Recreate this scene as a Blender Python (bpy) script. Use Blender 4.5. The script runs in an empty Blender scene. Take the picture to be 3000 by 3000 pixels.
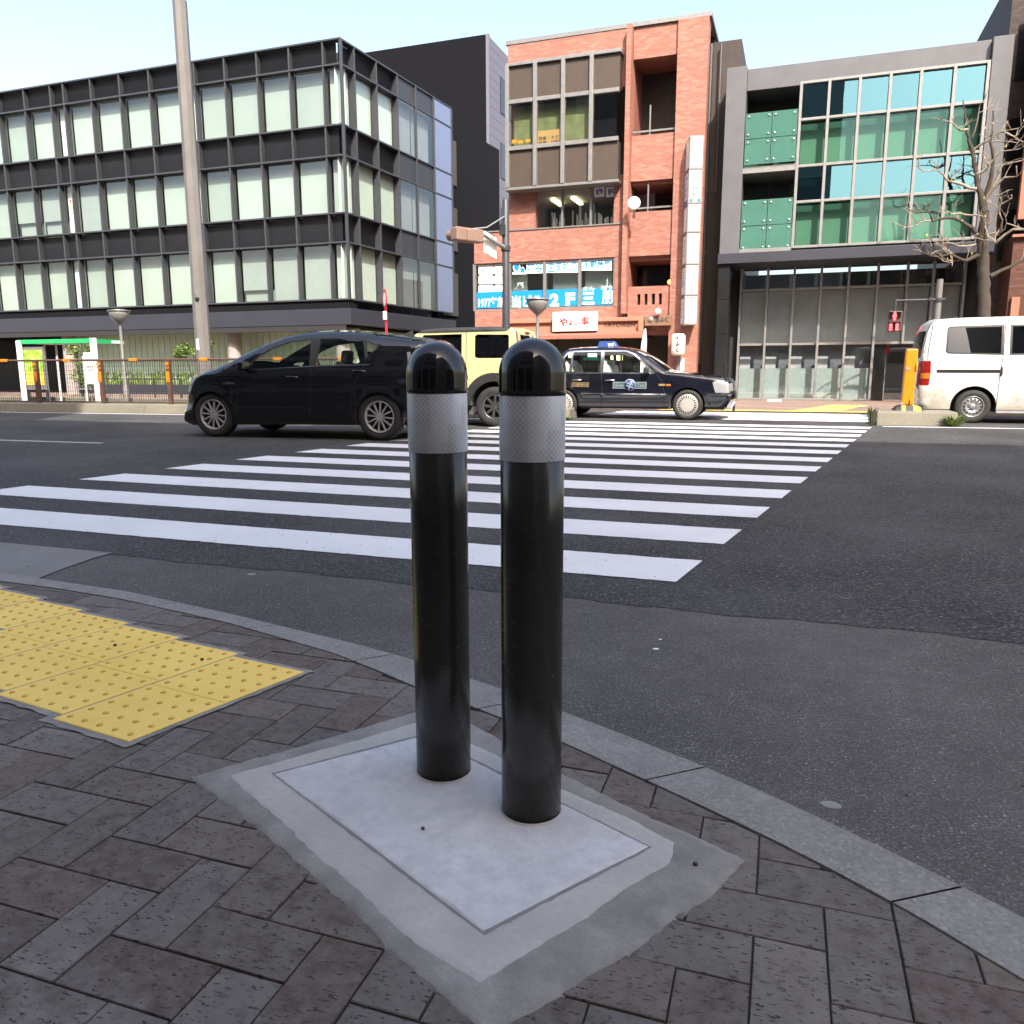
import bpy, bmesh, math, random
import numpy as np
from mathutils import Vector, Matrix, geometry

# ------------------------------------------------------------------ camera, sky, sun, exposure
random.seed(7)
R_ = math.radians
SC = bpy.context.scene
COL = SC.collection
FPX, PITCH, ROLL, YAW, EYE = 2330.08, 0.175748, -0.00198, -0.34142, 0.958   # pixels of a 3000 px wide frame

def ray(px, py):
    x = (px - 1500) / FPX; y = -(py - 1500) / FPX
    cr, sr = math.cos(ROLL), math.sin(ROLL); x, y = cr*x - sr*y, sr*x + cr*y
    cp, sp = math.cos(PITCH), math.sin(PITCH); fz = y*cp - sp; ff = cp + y*sp
    cy, sy = math.cos(YAW), math.sin(YAW)
    return Vector((cy*x + sy*ff, -sy*x + cy*ff, fz))
def G(px, py, z=0.0):            # point of the ground
    d = ray(px, py); t = (z - EYE) / d.z
    return (d.x*t, d.y*t)
def at(px, py, Y):               # (X, Z) on the upright plane y = Y
    d = ray(px, py); t = Y / d.y
    return (d.x*t, EYE + d.z*t)
def zat(px, py, Y): return at(px, py, Y)[1]
def xat(px, py, Y): return at(px, py, Y)[0]

cam_d = bpy.data.cameras.new('camera'); cam = bpy.data.objects.new('camera', cam_d); COL.objects.link(cam)
cam_d.sensor_width = 36; cam_d.sensor_fit = 'HORIZONTAL'; cam_d.lens = 36*FPX/3000
cam_d.clip_start = 0.05; cam_d.clip_end = 2000
f0 = ray(1500, 1500); rx = (ray(1500+FPX, 1500) - f0).normalized(); uy = (ray(1500, 1500-FPX) - f0).normalized()
M = Matrix((rx, uy, -f0.normalized())).transposed().to_4x4(); M.translation = (0, 0, EYE)
cam.matrix_world = M
SC.camera = cam

SUN_EL, SUN_AZ = R_(46), R_(31)       # height, and how far right of straight behind the camera's road
sdir = Vector((math.sin(SUN_AZ)*math.cos(SUN_EL), -math.cos(SUN_AZ)*math.cos(SUN_EL), math.sin(SUN_EL)))
W = bpy.data.worlds.new('World'); SC.world = W; W.use_nodes = True
nt = W.node_tree; bg = nt.nodes['Background']
sky = nt.nodes.new('ShaderNodeTexSky'); sky.sky_type = 'NISHITA'; sky.sun_disc = False
sky.sun_elevation = SUN_EL; sky.sun_rotation = math.atan2(sdir.x, sdir.y)
sky.air_density = 1.0; sky.dust_density = 4.0; sky.ozone_density = 0.6
tint = nt.nodes.new('ShaderNodeMix'); tint.data_type = 'RGBA'; tint.blend_type = 'MULTIPLY'; tint.inputs[0].default_value = 1; tint.inputs[7].default_value = (1.06, 1.0, .935, 1)
nt.links.new(sky.outputs[0], tint.inputs[6]); nt.links.new(tint.outputs[2], bg.inputs[0]); bg.inputs[1].default_value = 0.15
sd = bpy.data.lights.new('sun', 'SUN'); so = bpy.data.objects.new('sun', sd); COL.objects.link(so)
sd.energy = 2.8; sd.angle = R_(0.53); sd.color = (1.0, 0.94, 0.86)
so.rotation_euler = sdir.to_track_quat('Z', 'Y').to_euler(); so.location = (0, -5, 40)
SC.view_settings.view_transform = 'Standard'; SC.view_settings.look = 'None'
SC.view_settings.exposure = 1.7; SC.view_settings.gamma = 1.0
SC.render.engine = 'CYCLES'
SC.cycles.use_denoising = True
SC.cycles.max_bounces = 9; SC.cycles.transparent_max_bounces = 16; SC.cycles.glossy_bounces = 4
SC.cycles.diffuse_bounces = 3; SC.cycles.caustics_reflective = False; SC.cycles.caustics_refractive = False
SC.cycles.sample_clamp_indirect = 6

# ------------------------------------------------------------------ mesh helper
class MB:
    def __init__(s): s.v = []; s.f = []; s.m = []; s.sm = []
    def add(s, vs, fs, mi=0, smooth=False):
        b = len(s.v); s.v += [tuple(v) for v in vs]
        for f in fs: s.f.append([b+i for i in f]); s.m.append(mi); s.sm.append(smooth)
        return s
    def box(s, x0, y0, z0, x1, y1, z1, mi=0):
        x0, x1 = min(x0, x1), max(x0, x1); y0, y1 = min(y0, y1), max(y0, y1); z0, z1 = min(z0, z1), max(z0, z1)
        v = [(x0,y0,z0),(x1,y0,z0),(x1,y1,z0),(x0,y1,z0),(x0,y0,z1),(x1,y0,z1),(x1,y1,z1),(x0,y1,z1)]
        return s.add(v, [(3,2,1,0),(4,5,6,7),(0,1,5,4),(1,2,6,5),(2,3,7,6),(3,0,4,7)], mi)
    def obox(s, c, ax, ay, az, mi=0):      # centre and three half-axis vectors
        c, ax, ay, az = map(Vector, (c, ax, ay, az)); v = []
        for k in (-1, 1):
            for i, j in ((-1,-1),(1,-1),(1,1),(-1,1)): v.append(c + ax*i + ay*j + az*k)
        return s.add(v, [(3,2,1,0),(4,5,6,7),(0,1,5,4),(1,2,6,5),(2,3,7,6),(3,0,4,7)], mi)
    def bar(s, p, q, w, h, mi=0, up=(0,0,1)):
        p, q = Vector(p), Vector(q); d = q-p; n = d.cross(Vector(up))
        if n.length < 1e-6: n = d.cross(Vector((1,0,0)))
        n.normalize(); u = n.cross(d).normalized()
        return s.obox((p+q)/2, d/2, n*w/2, u*h/2, mi)
    def tube(s, pts, rad, n=10, mi=0, caps=True, smooth=True):
        pts = [Vector(p) for p in pts]; k = len(pts)
        if not hasattr(rad, '__len__'): rad = [rad]*k
        vs = []; prev = None
        for i, p in enumerate(pts):
            d = (pts[min(i+1, k-1)] - pts[max(i-1, 0)]).normalized()
            if prev is None:
                a = d.cross(Vector((0,0,1)))
                if a.length < 1e-3: a = d.cross(Vector((1,0,0)))
            else: a = prev - d*prev.dot(d)
            a.normalize(); prev = a; b = d.cross(a)
            for j in range(n):
                t = 2*math.pi*j/n; vs.append(p + (a*math.cos(t) + b*math.sin(t))*rad[i])
        fs = [(i*n+j, i*n+(j+1) % n, (i+1)*n+(j+1) % n, (i+1)*n+j) for i in range(k-1) for j in range(n)]
        s.add(vs, fs, mi, smooth)
        if caps:
            s.add([vs[j] for j in range(n)], [tuple(range(n))[::-1]], mi); s.add([vs[(k-1)*n+j] for j in range(n)], [tuple(range(n))], mi)
        return s
    def lathe(s, prof, c=(0,0,0), axis='z', n=24, mi=0, smooth=True):
        vs = []
        for r, h in prof:
            for j in range(n):
                t = 2*math.pi*j/n; a, b = r*math.cos(t), r*math.sin(t)
                q = (a, b, h) if axis == 'z' else ((a, h, b) if axis == 'y' else (h, a, b))
                vs.append((q[0]+c[0], q[1]+c[1], q[2]+c[2]))
        fs = []
        for i in range(len(prof)-1):
            for j in range(n):
                fs.append((i*n+j, i*n+(j+1) % n, (i+1)*n+(j+1) % n, (i+1)*n+j))
        return s.add(vs, fs, mi, smooth)
    def prism(s, poly, fn, d0, d1, mi=0):   # poly 2D, fn(u,v,d) -> 3D
        n = len(poly); vs = [fn(u, v, d0) for u, v in poly] + [fn(u, v, d1) for u, v in poly]
        return s.add(vs, [tuple(range(n))[::-1], tuple(range(n, 2*n))] + [(i, (i+1) % n, n+(i+1) % n, n+i) for i in range(n)], mi)
    def quad(s, a, b, c, d, mi=0): return s.add([a, b, c, d], [(0,1,2,3)], mi)

def base_of(o):
    b = Vector((0,0,0))
    while o is not None: b += o.location; o = o.parent
    return b
def link_mesh(name, me, mats, parent=None):
    o = bpy.data.objects.new(name, me); COL.objects.link(o)
    for m in (mats if isinstance(mats, (list, tuple)) else [mats]): me.materials.append(m)
    if parent is not None: o.parent = parent
    return o
def build(name, mb, mats, parent=None, local=False, bevel=0, recalc=True, weld=0, auto=None):
    me = bpy.data.meshes.new(name)
    off = Vector((0,0,0)) if local or parent is None else base_of(parent)
    me.from_pydata([(x-off.x, y-off.y, z-off.z) for x, y, z in mb.v], [], mb.f)
    me.polygons.foreach_set('material_index', mb.m); me.polygons.foreach_set('use_smooth', mb.sm)
    if recalc or weld:
        bm = bmesh.new(); bm.from_mesh(me)
        if weld: bmesh.ops.remove_doubles(bm, verts=bm.verts, dist=weld)
        if recalc: bmesh.ops.recalc_face_normals(bm, faces=bm.faces)
        bm.to_mesh(me); bm.free()
    me.update()
    o = link_mesh(name, me, mats, parent)
    if bevel:
        b = o.modifiers.new('edges', 'BEVEL'); b.width = bevel; b.segments = 2; b.limit_method = 'ANGLE'; b.angle_limit = R_(40)
        b.use_clamp_overlap = True
    return o
def tag(o, label=None, cat=None, group=None, kind=None):
    if label: o['label'] = label
    if cat: o['category'] = cat
    if group: o['group'] = group
    if kind: o['kind'] = kind
    return o
def thing(name, label, cat, loc=(0,0,0), rotz=0.0, group=None):
    o = bpy.data.objects.new(name, None); COL.objects.link(o); o.empty_display_size = .2
    o.location = loc; o.rotation_euler = (0, 0, rotz)
    return tag(o, label, cat, group)
def struct(name, mb, mats, **k): return tag(build(name, mb, mats, **k), kind='structure')
def copy_tree(o, parent=None):
    c = o.copy(); COL.objects.link(c)
    if parent is not None: c.parent = parent
    for ch in list(o.children): copy_tree(ch, c)
    return c

# text as real mesh lying in a frame: origin o, unit right r, unit up u, width w, height h (fitted)
def text_shape(txt, bold=0.0, spacing=1.0):
    c = bpy.data.curves.new('lettering', 'FONT'); c.body = txt; c.size = 1; c.offset = bold; c.space_character = spacing
    c.resolution_u = 3
    o = bpy.data.objects.new('lettering', c); COL.objects.link(o)
    dg = bpy.context.evaluated_depsgraph_get(); dg.update()
    m = bpy.data.meshes.new_from_object(o.evaluated_get(dg))
    vs = [v.co.copy() for v in m.vertices]; fs = [tuple(p.vertices) for p in m.polygons]
    bpy.data.objects.remove(o); bpy.data.curves.remove(c); bpy.data.meshes.remove(m)
    return vs, fs
def put_text(mb, txt, o, r, u, w, h, mi=0, bold=0.0, shear=0.0, depth=0.0):
    vs, fs = text_shape(txt, bold)
    if not vs: return
    x0 = min(v.x for v in vs); x1 = max(v.x for v in vs); y0 = min(v.y for v in vs); y1 = max(v.y for v in vs)
    o, r, u = Vector(o), Vector(r), Vector(u); out = []
    for v in vs:
        a = (v.x-x0)/(x1-x0)*w; b = (v.y-y0)/(y1-y0)*h
        out.append(o + r*(a + shear*b) + u*b)
    mb.add(out, fs, mi)

# ------------------------------------------------------------------ materials
MAT = {}
class NT:
    def __init__(s, name):
        s.m = bpy.data.materials.new(name); s.m.use_nodes = True; s.t = s.m.node_tree; s.t.nodes.clear()
        s.out = s.t.nodes.new('ShaderNodeOutputMaterial'); MAT[name] = s.m
    def n(s, typ, **kw):
        nd = s.t.nodes.new('ShaderNode'+typ)
        for k, v in kw.items():
            if k.startswith('_'): setattr(nd, k[1:], v)
            else: nd.inputs[k.replace('__', ' ')].default_value = v
        return nd
    def l(s, a, b): s.t.links.new(a, b)
    def coords(s, scale=(1,1,1), rot=(0,0,0)):
        tc = s.n('TexCoord'); mp = s.n('Mapping'); mp.inputs['Scale'].default_value = scale; mp.inputs['Rotation'].default_value = rot
        s.l(tc.outputs['Object'], mp.inputs[0]); return mp.outputs[0]
    def noise(s, vec, scale, detail=4, rough=.55):
        nd = s.n('TexNoise', Scale=scale, Detail=detail, Roughness=rough); s.l(vec, nd.inputs['Vector']); return nd.outputs['Fac']
    def ramp(s, fac, stops, interp='LINEAR'):
        nd = s.n('ValToRGB'); cr = nd.color_ramp; cr.interpolation = interp
        while len(cr.elements) < len(stops): cr.elements.new(.5)
        for e, (p, c) in zip(cr.elements, stops):
            e.position = p; e.color = c if len(c) == 4 else (*c, 1)
        s.l(fac, nd.inputs[0]); return nd.outputs[0]
    def mix(s, fac, a, b, mode='MIX'):
        nd = s.n('Mix', _data_type='RGBA', _blend_type=mode)
        for sock, v in ((nd.inputs[0], fac), (nd.inputs[6], a), (nd.inputs[7], b)):
            if hasattr(v, 'links'): s.l(v, sock)
            else: sock.default_value = v if not hasattr(v, '__len__') else (*v[:3], 1)
        return nd.outputs[2]
    def math(s, op, a, b=0.0, clamp=False):
        nd = s.n('Math', _operation=op, _use_clamp=clamp)
        for sock, v in zip(nd.inputs, (a, b)):
            if hasattr(v, 'links'): s.l(v, sock)
            else: sock.default_value = v
        return nd.outputs[0]
    def bsdf(s, color, rough=.6, metal=0.0, bump=None, strength=.3, dist=.01, spec=.5, coat=0.0, **kw):
        b = s.n('BsdfPrincipled')
        for key, v in (('Base Color', color), ('Roughness', rough), ('Metallic', metal), ('Specular IOR Level', spec), ('Coat Weight', coat)):
            if hasattr(v, 'links'): s.l(v, b.inputs[key])
            else: b.inputs[key].default_value = v if not hasattr(v, '__len__') else (*v[:3], 1)
        if coat: b.inputs['Coat Roughness'].default_value = .04
        if bump is not None:
            bp = s.n('Bump', Strength=strength, Distance=dist); s.l(bump, bp.inputs['Height']); s.l(bp.outputs[0], b.inputs['Normal'])
        for k, v in kw.items(): b.inputs[k.replace('__', ' ')].default_value = v
        s.l(b.outputs[0], s.out.inputs[0]); return b

def plain(name, col, rough=.6, metal=0.0, var=.12, scale=6.0, bump=.05, spec=.5, coat=0.0):
    t = NT(name); v = t.coords(); n1 = t.noise(v, scale, 6, .6)
    c = t.ramp(n1, [(.25, [x*(1-var) for x in col]), (.75, [min(1, x*(1+var)) for x in col])])
    n2 = t.noise(v, scale*9, 3)
    t.bsdf(c, t.ramp(n1, [(0, [max(.02, rough-.06)]*3), (1, [rough+.06]*3)]) if rough > .1 else rough, metal, n2, bump, .004, spec, coat)
    return t.m
def glass(name, tint, ior=1.5, add=0.0, rough=0.0, refl=(1,1,1)):
    t = NT(name); tr = t.n('BsdfTransparent'); tr.inputs[0].default_value = (*tint, 1)
    gl = t.n('BsdfGlossy'); gl.inputs['Color'].default_value = (*refl, 1); gl.inputs['Roughness'].default_value = rough
    v = t.coords(); n = t.noise(v, .7, 2); bp = t.n('Bump', Strength=.03, Distance=.02); t.l(n, bp.inputs['Height']); t.l(bp.outputs[0], gl.inputs['Normal'])
    f0_ = ((ior-1)/(ior+1))**2; lw = t.n('LayerWeight', Blend=.5); f = t.math('ADD', t.math('MULTIPLY', t.math('POWER', lw.outputs['Facing'], 5.0), 1-f0_), f0_+add, True)
    mx = t.n('MixShader'); t.l(f, mx.inputs[0]); t.l(tr.outputs[0], mx.inputs[1]); t.l(gl.outputs[0], mx.inputs[2])
    t.l(mx.outputs[0], t.out.inputs[0]); return t.m
def m_frost():
    t = NT('guard_glass'); tr = t.n('BsdfTransparent'); tr.inputs[0].default_value = (.62,.86,.76,1); df = t.n('BsdfDiffuse'); df.inputs[0].default_value = (.13,.30,.245,1)
    gl = t.n('BsdfGlossy'); gl.inputs['Roughness'].default_value = .05; gl.inputs['Color'].default_value = (.7,1,.95,1)
    a = t.n('MixShader'); a.inputs[0].default_value = .42; t.l(tr.outputs[0], a.inputs[1]); t.l(df.outputs[0], a.inputs[2])
    b = t.n('MixShader'); b.inputs[0].default_value = .07; t.l(a.outputs[0], b.inputs[1]); t.l(gl.outputs[0], b.inputs[2]); t.l(b.outputs[0], t.out.inputs[0])
def m_blind(name, col):
    t = NT(name); oi = t.n('ObjectInfo'); v = t.coords(); n = t.noise(v, 1.1, 4, .5)
    c = t.ramp(n, [(.3, [x*.94 for x in col]), (.7, [x*1.05 for x in col])]); k = t.ramp(oi.outputs['Random'], [(0, (.80,.80,.80)), (.35, (.97,.97,.97)), (1, (1.08,1.08,1.08))])
    t.bsdf(t.mix(1.0, c, k, 'MULTIPLY'), .8); return t.m
def emit(name, col, strength):
    t = NT(name); e = t.n('Emission', Strength=strength); e.inputs[0].default_value = (*col, 1); t.l(e.outputs[0], t.out.inputs[0]); return t.m

def m_asphalt(name, dark, light, bump, grain, vd=.14, mot=.25):
    t = NT(name); v = t.coords()
    vo = t.n('TexVoronoi', Scale=grain, Randomness=1.0); t.l(v, vo.inputs['Vector'])
    sp = t.n('SeparateColor'); t.l(vo.outputs['Color'], sp.inputs[0])
    big = t.noise(v, .55, 5, .6); mid = t.noise(v, 7, 5, .6); fine = t.noise(v, grain*1.7, 3)
    st = t.ramp(sp.outputs[0], [(0, [c*.55 for c in dark]), (.55, dark), (.93, light), (1, [c*2.0 for c in light])])
    c = t.mix(t.ramp(vo.outputs['Distance'], [(.30, (0,0,0)), (.62, (1,1,1))]), st, [c*vd for c in dark])
    c = t.mix(t.ramp(big, [(.3, (.0,)*3), (.7, (.45,)*3)]), c, [x*1.2 for x in light])
    c = t.mix(t.ramp(mid, [(.35, (mot,)*3), (.65, (0,)*3)]), c, [x*.5 for x in dark])
    sk = t.noise(t.coords((9, 30, 9)), 1.0, 5, .7); c = t.mix(t.ramp(sk, [(.60, (0,)*3), (.70, (mot*1.5,)*3)]), c, [x*.35 for x in dark])
    h = t.math('ADD', t.math('MULTIPLY', vo.outputs['Distance'], -1.0), t.math('MULTIPLY', fine, .5))
    t.bsdf(c, .85, 0, h, bump, .012, .35); return t.m
m_asphalt('asphalt', (.070,.068,.068), (.128,.125,.123), 1.0, 72, .08, .2)
m_asphalt('gutter_asphalt', (.132,.123,.118), (.20,.188,.18), .6, 150, .3, .42)
def m_paint(name, col, wear=.25, spots=True):
    t = NT(name); v = t.coords(); n = t.noise(v, 1.6, 6, .65); g = t.noise(v, 90, 3); w = t.noise(v, 26, 5, .7)
    c = t.ramp(n, [(.3, [x*.86 for x in col]), (.7, col)])
    c = t.mix(t.ramp(w, [(.60, (0,)*3), (.78, (wear,)*3)]), c, (.14,.14,.15))
    t.bsdf(c, .62, 0, g, .25, .004, .4); return t.m
m_paint('road_paint', (.74,.74,.75), .5)
m_paint('worn_paint', (.42,.42,.42), .9)
def m_conc(name, col, var=.2, scale=3, bump=.25, speck=0, fine=.35):
    t = NT(name); v = t.coords(); a = t.noise(v, scale, 8, .65); b = t.noise(v, scale*14, 5, .6); f = t.noise(v, scale*70, 2)
    c = t.ramp(a, [(.25, [x*(1-var) for x in col]), (.55, col), (.8, [min(1, x*(1+var)) for x in col])])
    c = t.mix(t.ramp(b, [(.35, (fine,)*3), (.6, (0,)*3)]), c, [x*.7 for x in col])
    if speck:
        vo = t.n('TexVoronoi', Scale=speck); t.l(v, vo.inputs['Vector']); sp = t.n('SeparateColor'); t.l(vo.outputs['Color'], sp.inputs[0])
        c = t.mix(t.ramp(sp.outputs[0], [(0, (.36,)*3), (.3, (0,)*3), (.72, (0,)*3), (1, (.34,)*3)]), c, t.ramp(sp.outputs[1], [(.4, [x*.45 for x in col]), (.6, [min(1, x*1.7) for x in col])]))
    t.bsdf(c, .85, 0, t.math('ADD', b, t.math('MULTIPLY', f, .4)), bump, .008, .3); return t.m
m_conc('new_concrete', (.565,.555,.56), .22, 2.4, .2, 0, .5)
m_conc('lip_concrete', (.44,.42,.39), .2, 5, .3, 0, .25)
m_conc('old_mortar', (.285,.27,.248), .38, 11, .45)
m_conc('kerb_granite', (.245,.236,.222), .3, 6, .5, speck=150)
m_conc('median_concrete', (.19,.175,.135), .2, 1.2, .3)
m_conc('gutter_concrete', (.21,.205,.20), .2, 3, .35)
m_conc('joint_mortar', (.24,.232,.222), .3, 9, .4)
m_conc('joint_sand', (.042,.037,.034), .3, 20, .5)
m_conc('earth', (.10,.09,.08), .3, 2, .5)
def m_paver(name, tint=None):
    t = NT(name); v = t.coords(); a = t.n('Attribute'); a.attribute_name = 'tone'
    big = t.noise(v, 5, 5, .6); pit = t.noise(t.coords((70, 190, 100)), 1.0, 3, .6); fn = t.noise(v, 260, 2); dust = t.noise(v, 2.3, 6, .7)
    sm = t.noise(v, 30, 4, .65)
    c = t.mix(t.ramp(big, [(.3, (.35,)*3), (.7, (0,)*3)]), a.outputs['Color'], (.045,.036,.034))
    c = t.mix(t.ramp(sm, [(.4, (0,)*3), (.75, (.45,)*3)]), c, (.20,.185,.18)); c = t.mix(t.ramp(sm, [(.28, (.5,)*3), (.45, (0,)*3)]), c, (.05,.042,.04))
    c = t.mix(t.ramp(dust, [(.57, (0,)*3), (.75, (.4,)*3)]), c, (.34,.33,.32))
    pm = t.ramp(pit, [(.605, (0,)*3), (.65, (1,)*3)])
    c = t.mix(pm, c, (.032,.028,.027))
    h = t.math('SUBTRACT', t.math('MULTIPLY', fn, .35), pm)
    t.bsdf(c, .78, 0, h, .55, .004, .35); return t.m
m_paver('paver')
def m_tactile():
    t = NT('tactile_yellow'); v = t.coords(); n = t.noise(v, 3, 6, .6); f = t.noise(v, 60, 4, .7)
    c = t.ramp(n, [(.3, (.80,.54,.11)), (.7, (.90,.63,.15))])
    c = t.mix(t.ramp(f, [(.62, (0,)*3), (.8, (.45,)*3)]), c, (.42,.30,.10))
    t.bsdf(c, .7, 0, f, .2, .003, .35)
m_tactile()
plain('dome_shade_yellow', (.60,.38,.06), .7, 0, .2, 20)  # darker than the tile: shading of the domes put into their colour
def m_brick(name, c1, c2, c3, mortar, bw=.21, bh=.062, flip=False):
    t = NT(name); tc = t.n('TexCoord'); sx = t.n('SeparateXYZ'); t.l(tc.outputs['Object'], sx.inputs[0])
    u = t.math('ADD', sx.outputs[0], sx.outputs[1]); cb = t.n('CombineXYZ'); t.l(u, cb.inputs[0]); t.l(sx.outputs[2], cb.inputs[1])
    br = t.n('TexBrick', Scale=1.0); br.inputs['Brick Width'].default_value = bw; br.inputs['Row Height'].default_value = bh
    br.inputs['Mortar Size'].default_value = .006; br.inputs['Bias'].default_value = 0
    br.inputs['Color1'].default_value = (0,0,0,1); br.inputs['Color2'].default_value = (1,1,1,1); br.inputs['Mortar'].default_value = (.5,.5,.5,1)
    t.l(cb.outputs[0], br.inputs['Vector'])
    col = t.ramp(br.outputs['Color'], [(.1, c1), (.6, c2), (.95, c3)])
    wx = t.noise(tc.outputs['Object'], .8, 5, .6)
    col = t.mix(t.ramp(wx, [(.35, (.3,)*3), (.65, (0,)*3)]), col, [x*.75 for x in c1])
    col = t.mix(br.outputs['Fac'], col, mortar)
    t.bsdf(col, .7, 0, t.math('MULTIPLY', br.outputs['Fac'], -1.0), .5, .006, .35); return t.m
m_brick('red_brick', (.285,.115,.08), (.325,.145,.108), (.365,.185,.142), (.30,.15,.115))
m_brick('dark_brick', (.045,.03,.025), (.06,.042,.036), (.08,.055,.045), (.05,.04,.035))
m_brick('rust_brick', (.075,.028,.018), (.095,.037,.025), (.12,.052,.037), (.08,.04,.03))
m_brick('walk_brick', (.20,.14,.115), (.235,.165,.13), (.28,.205,.165), (.17,.125,.105), .2, .1)
def m_black_bollard():
    t = NT('bollard_black'); v = t.coords(); n = t.noise(t.coords((9,9,1.2)), 2.0, 5, .6); s = t.noise(v, 40, 5, .7); f = t.noise(v, 120, 2)
    c = t.ramp(n, [(.3, (.017,.0155,.013)), (.7, (.030,.027,.022))])
    c = t.mix(t.ramp(s, [(.62, (0,)*3), (.85, (.07,)*3)]), c, (.09,.085,.075))
    t.bsdf(c, t.ramp(s, [(.3, (.13,)*3), (.7, (.30,)*3)]), 0, f, .02, .002, .5)
m_black_bollard()
plain('cap_black', (.010,.010,.010), .09, 0, .2, 9, .01, .5)
def m_reflective():
    t = NT('reflective_sheet'); tc = t.n('TexCoord'); sx = t.n('SeparateXYZ'); t.l(tc.outputs['Object'], sx.inputs[0])
    ang = t.math('ARCTAN2', sx.outputs[1], sx.outputs[0]); u = t.math('MULTIPLY', ang, .066); z = sx.outputs[2]
    k = 2*math.pi/.0115
    a = t.math('SINE', t.math('MULTIPLY', t.math('ADD', u, z), k/1.0)); b = t.math('SINE', t.math('MULTIPLY', t.math('SUBTRACT', u, z), k/1.0))
    ln = t.math('MAXIMUM', a, b); line = t.ramp(ln, [(.90, (0,)*3), (.97, (1,)*3)])
    ck = t.n('TexVoronoi', Scale=26, _distance='CHEBYCHEV', Randomness=.2); cmb = t.n('CombineXYZ'); t.l(u, cmb.inputs[0]); t.l(z, cmb.inputs[1]); t.l(cmb.outputs[0], ck.inputs['Vector'])
    sp = t.n('SeparateColor'); t.l(ck.outputs['Color'], sp.inputs[0])
    cell = t.ramp(sp.outputs[0], [(0, (.46,.46,.48)), (1, (.66,.66,.70))])
    nz = t.noise(tc.outputs['Object'], 16, 4, .6)
    cell = t.mix(t.ramp(nz, [(.4, (0,)*3), (.7, (.55,)*3)]), cell, (.78,.78,.82))
    c = t.mix(line, cell, (.84,.84,.86))
    t.bsdf(c, .32, .15, line, .25, .001, .5)
m_reflective()
P = plain
P('white_metal', (.74,.74,.72), .4); P('white_board', (.82,.82,.80), .5, var=.04)
P('grey_metal', (.28,.28,.275), .45, .3); P('light_pole', (.16,.15,.14), .55, .1, .15, 2.0); P('dark_metal', (.045,.045,.05), .45, .2)
P('fin_metal', (.055,.058,.066), .45, .3); P('spandrel', (.034,.037,.045), .5, .1); P('fascia_grey', (.034,.036,.048), .5, .2, .1, 1.0)
P('letter_sky', (.01,.24,.62), .5); P('soffit_dark', (.009,.009,.011), .9, spec=.1); P('shaded_wall', (.008,.008,.0105), .9, spec=.08); P('inner_dark', (.02,.02,.021), .8); m_blind('blind_green', (.395,.44,.412)); P('blind_white', (.78,.82,.78), .8, var=.04)  # recess and side-street walls near black: their shade is put into the colour
P('blind_pale', (.62,.67,.62), .8, var=.05, scale=1.2); P('blind_grey', (.30,.33,.325), .8, var=.1, scale=1.5); P('ground_panel', (.52,.68,.51), .45, var=.08, scale=1.0); P('column_stone', (.30,.27,.255), .6)
P('panel_blue', (.15,.18,.29), .25, .1, .05, 1.0); P('siding_lavender', (.12,.12,.155), .6); P('window_dark', (.015,.015,.018), .12)
P('peach_panel', (.36,.17,.11), .55, var=.06, scale=1.5); P('peach_dark', (.30,.12,.085), .55); P('bronze_panel', (.065,.048,.036), .5, .1); P('alu', (.27,.265,.255), .4, .5)
P('sign_white', (.84,.84,.82), .45, var=.03); P('sign_frame', (.24,.235,.23), .45, .3); P('letter_blue', (.02,.16,.52), .5, var=.03); P('banner_blue', (.005,.22,.62), .5, var=.05)
P('letter_white', (.84,.85,.85), .5, var=.02); P('letter_red', (.62,.03,.03), .5, var=.05); P('letter_dark', (.05,.035,.03), .6); P('letter_cyan', (.03,.38,.60), .5); P('letter_violet', (.10,.09,.42), .5)
P('wood_sign', (.19,.11,.065), .6, var=.2, scale=12); P('lantern_paper', (.80,.76,.66), .7, var=.05)
P('granite_pier', (.10,.101,.108), .5, var=.12, scale=3); P('dark_stone', (.015,.016,.017), .22, 0, .2, 2.5); P('green_blind', (.155,.20,.17), .75, var=.06, scale=.8); P('sill_alu', (.25,.245,.235), .45, .4)
P('lobby_grey', (.22,.235,.26), .7); P('grey_blind', (.58,.61,.63), .8, var=.1); P('pale_blind', (.40,.475,.455), .8, var=.06); P('lobby', (.05,.045,.04), .7)
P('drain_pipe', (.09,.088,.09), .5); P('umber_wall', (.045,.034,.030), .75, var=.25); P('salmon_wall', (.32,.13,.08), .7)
P('green_fascia', (.02,.42,.12), .45, var=.04); P('fence_brown', (.10,.055,.042), .5, .1, .2); P('wire', (.035,.03,.028), .5, .2); P('amber_reflector', (.62,.20,.008), .35, var=.05)
P('lamp_bowl', (.22,.215,.20), .35); P('orange_plastic', (.56,.20,.006), .4, var=.06, scale=3); P('hazard_black', (.025,.025,.025), .5); P('hazard_yellow', (.74,.42,.03), .45)
P('sign_red', (.60,.02,.03), .4); P('housing', (.055,.04,.04), .55); P('signal_back', (.22,.14,.105), .55); P('rubber', (.020,.019,.018), .75, 0, .25, 12, .1); P('well_black', (.008,.008,.008), .9); P('cabin_lining', (.085,.085,.087), .8)
P('paint_black', (.0045,.0048,.006), .13, 0, .1, 2, .0, .4, .8); P('paint_navy', (.005,.0055,.0105), .18, 0, .1, 2, .0, .4, .6); P('paint_yellow', (.50,.465,.235), .3, 0, .05, 3, .0, .5, .6); None
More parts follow.
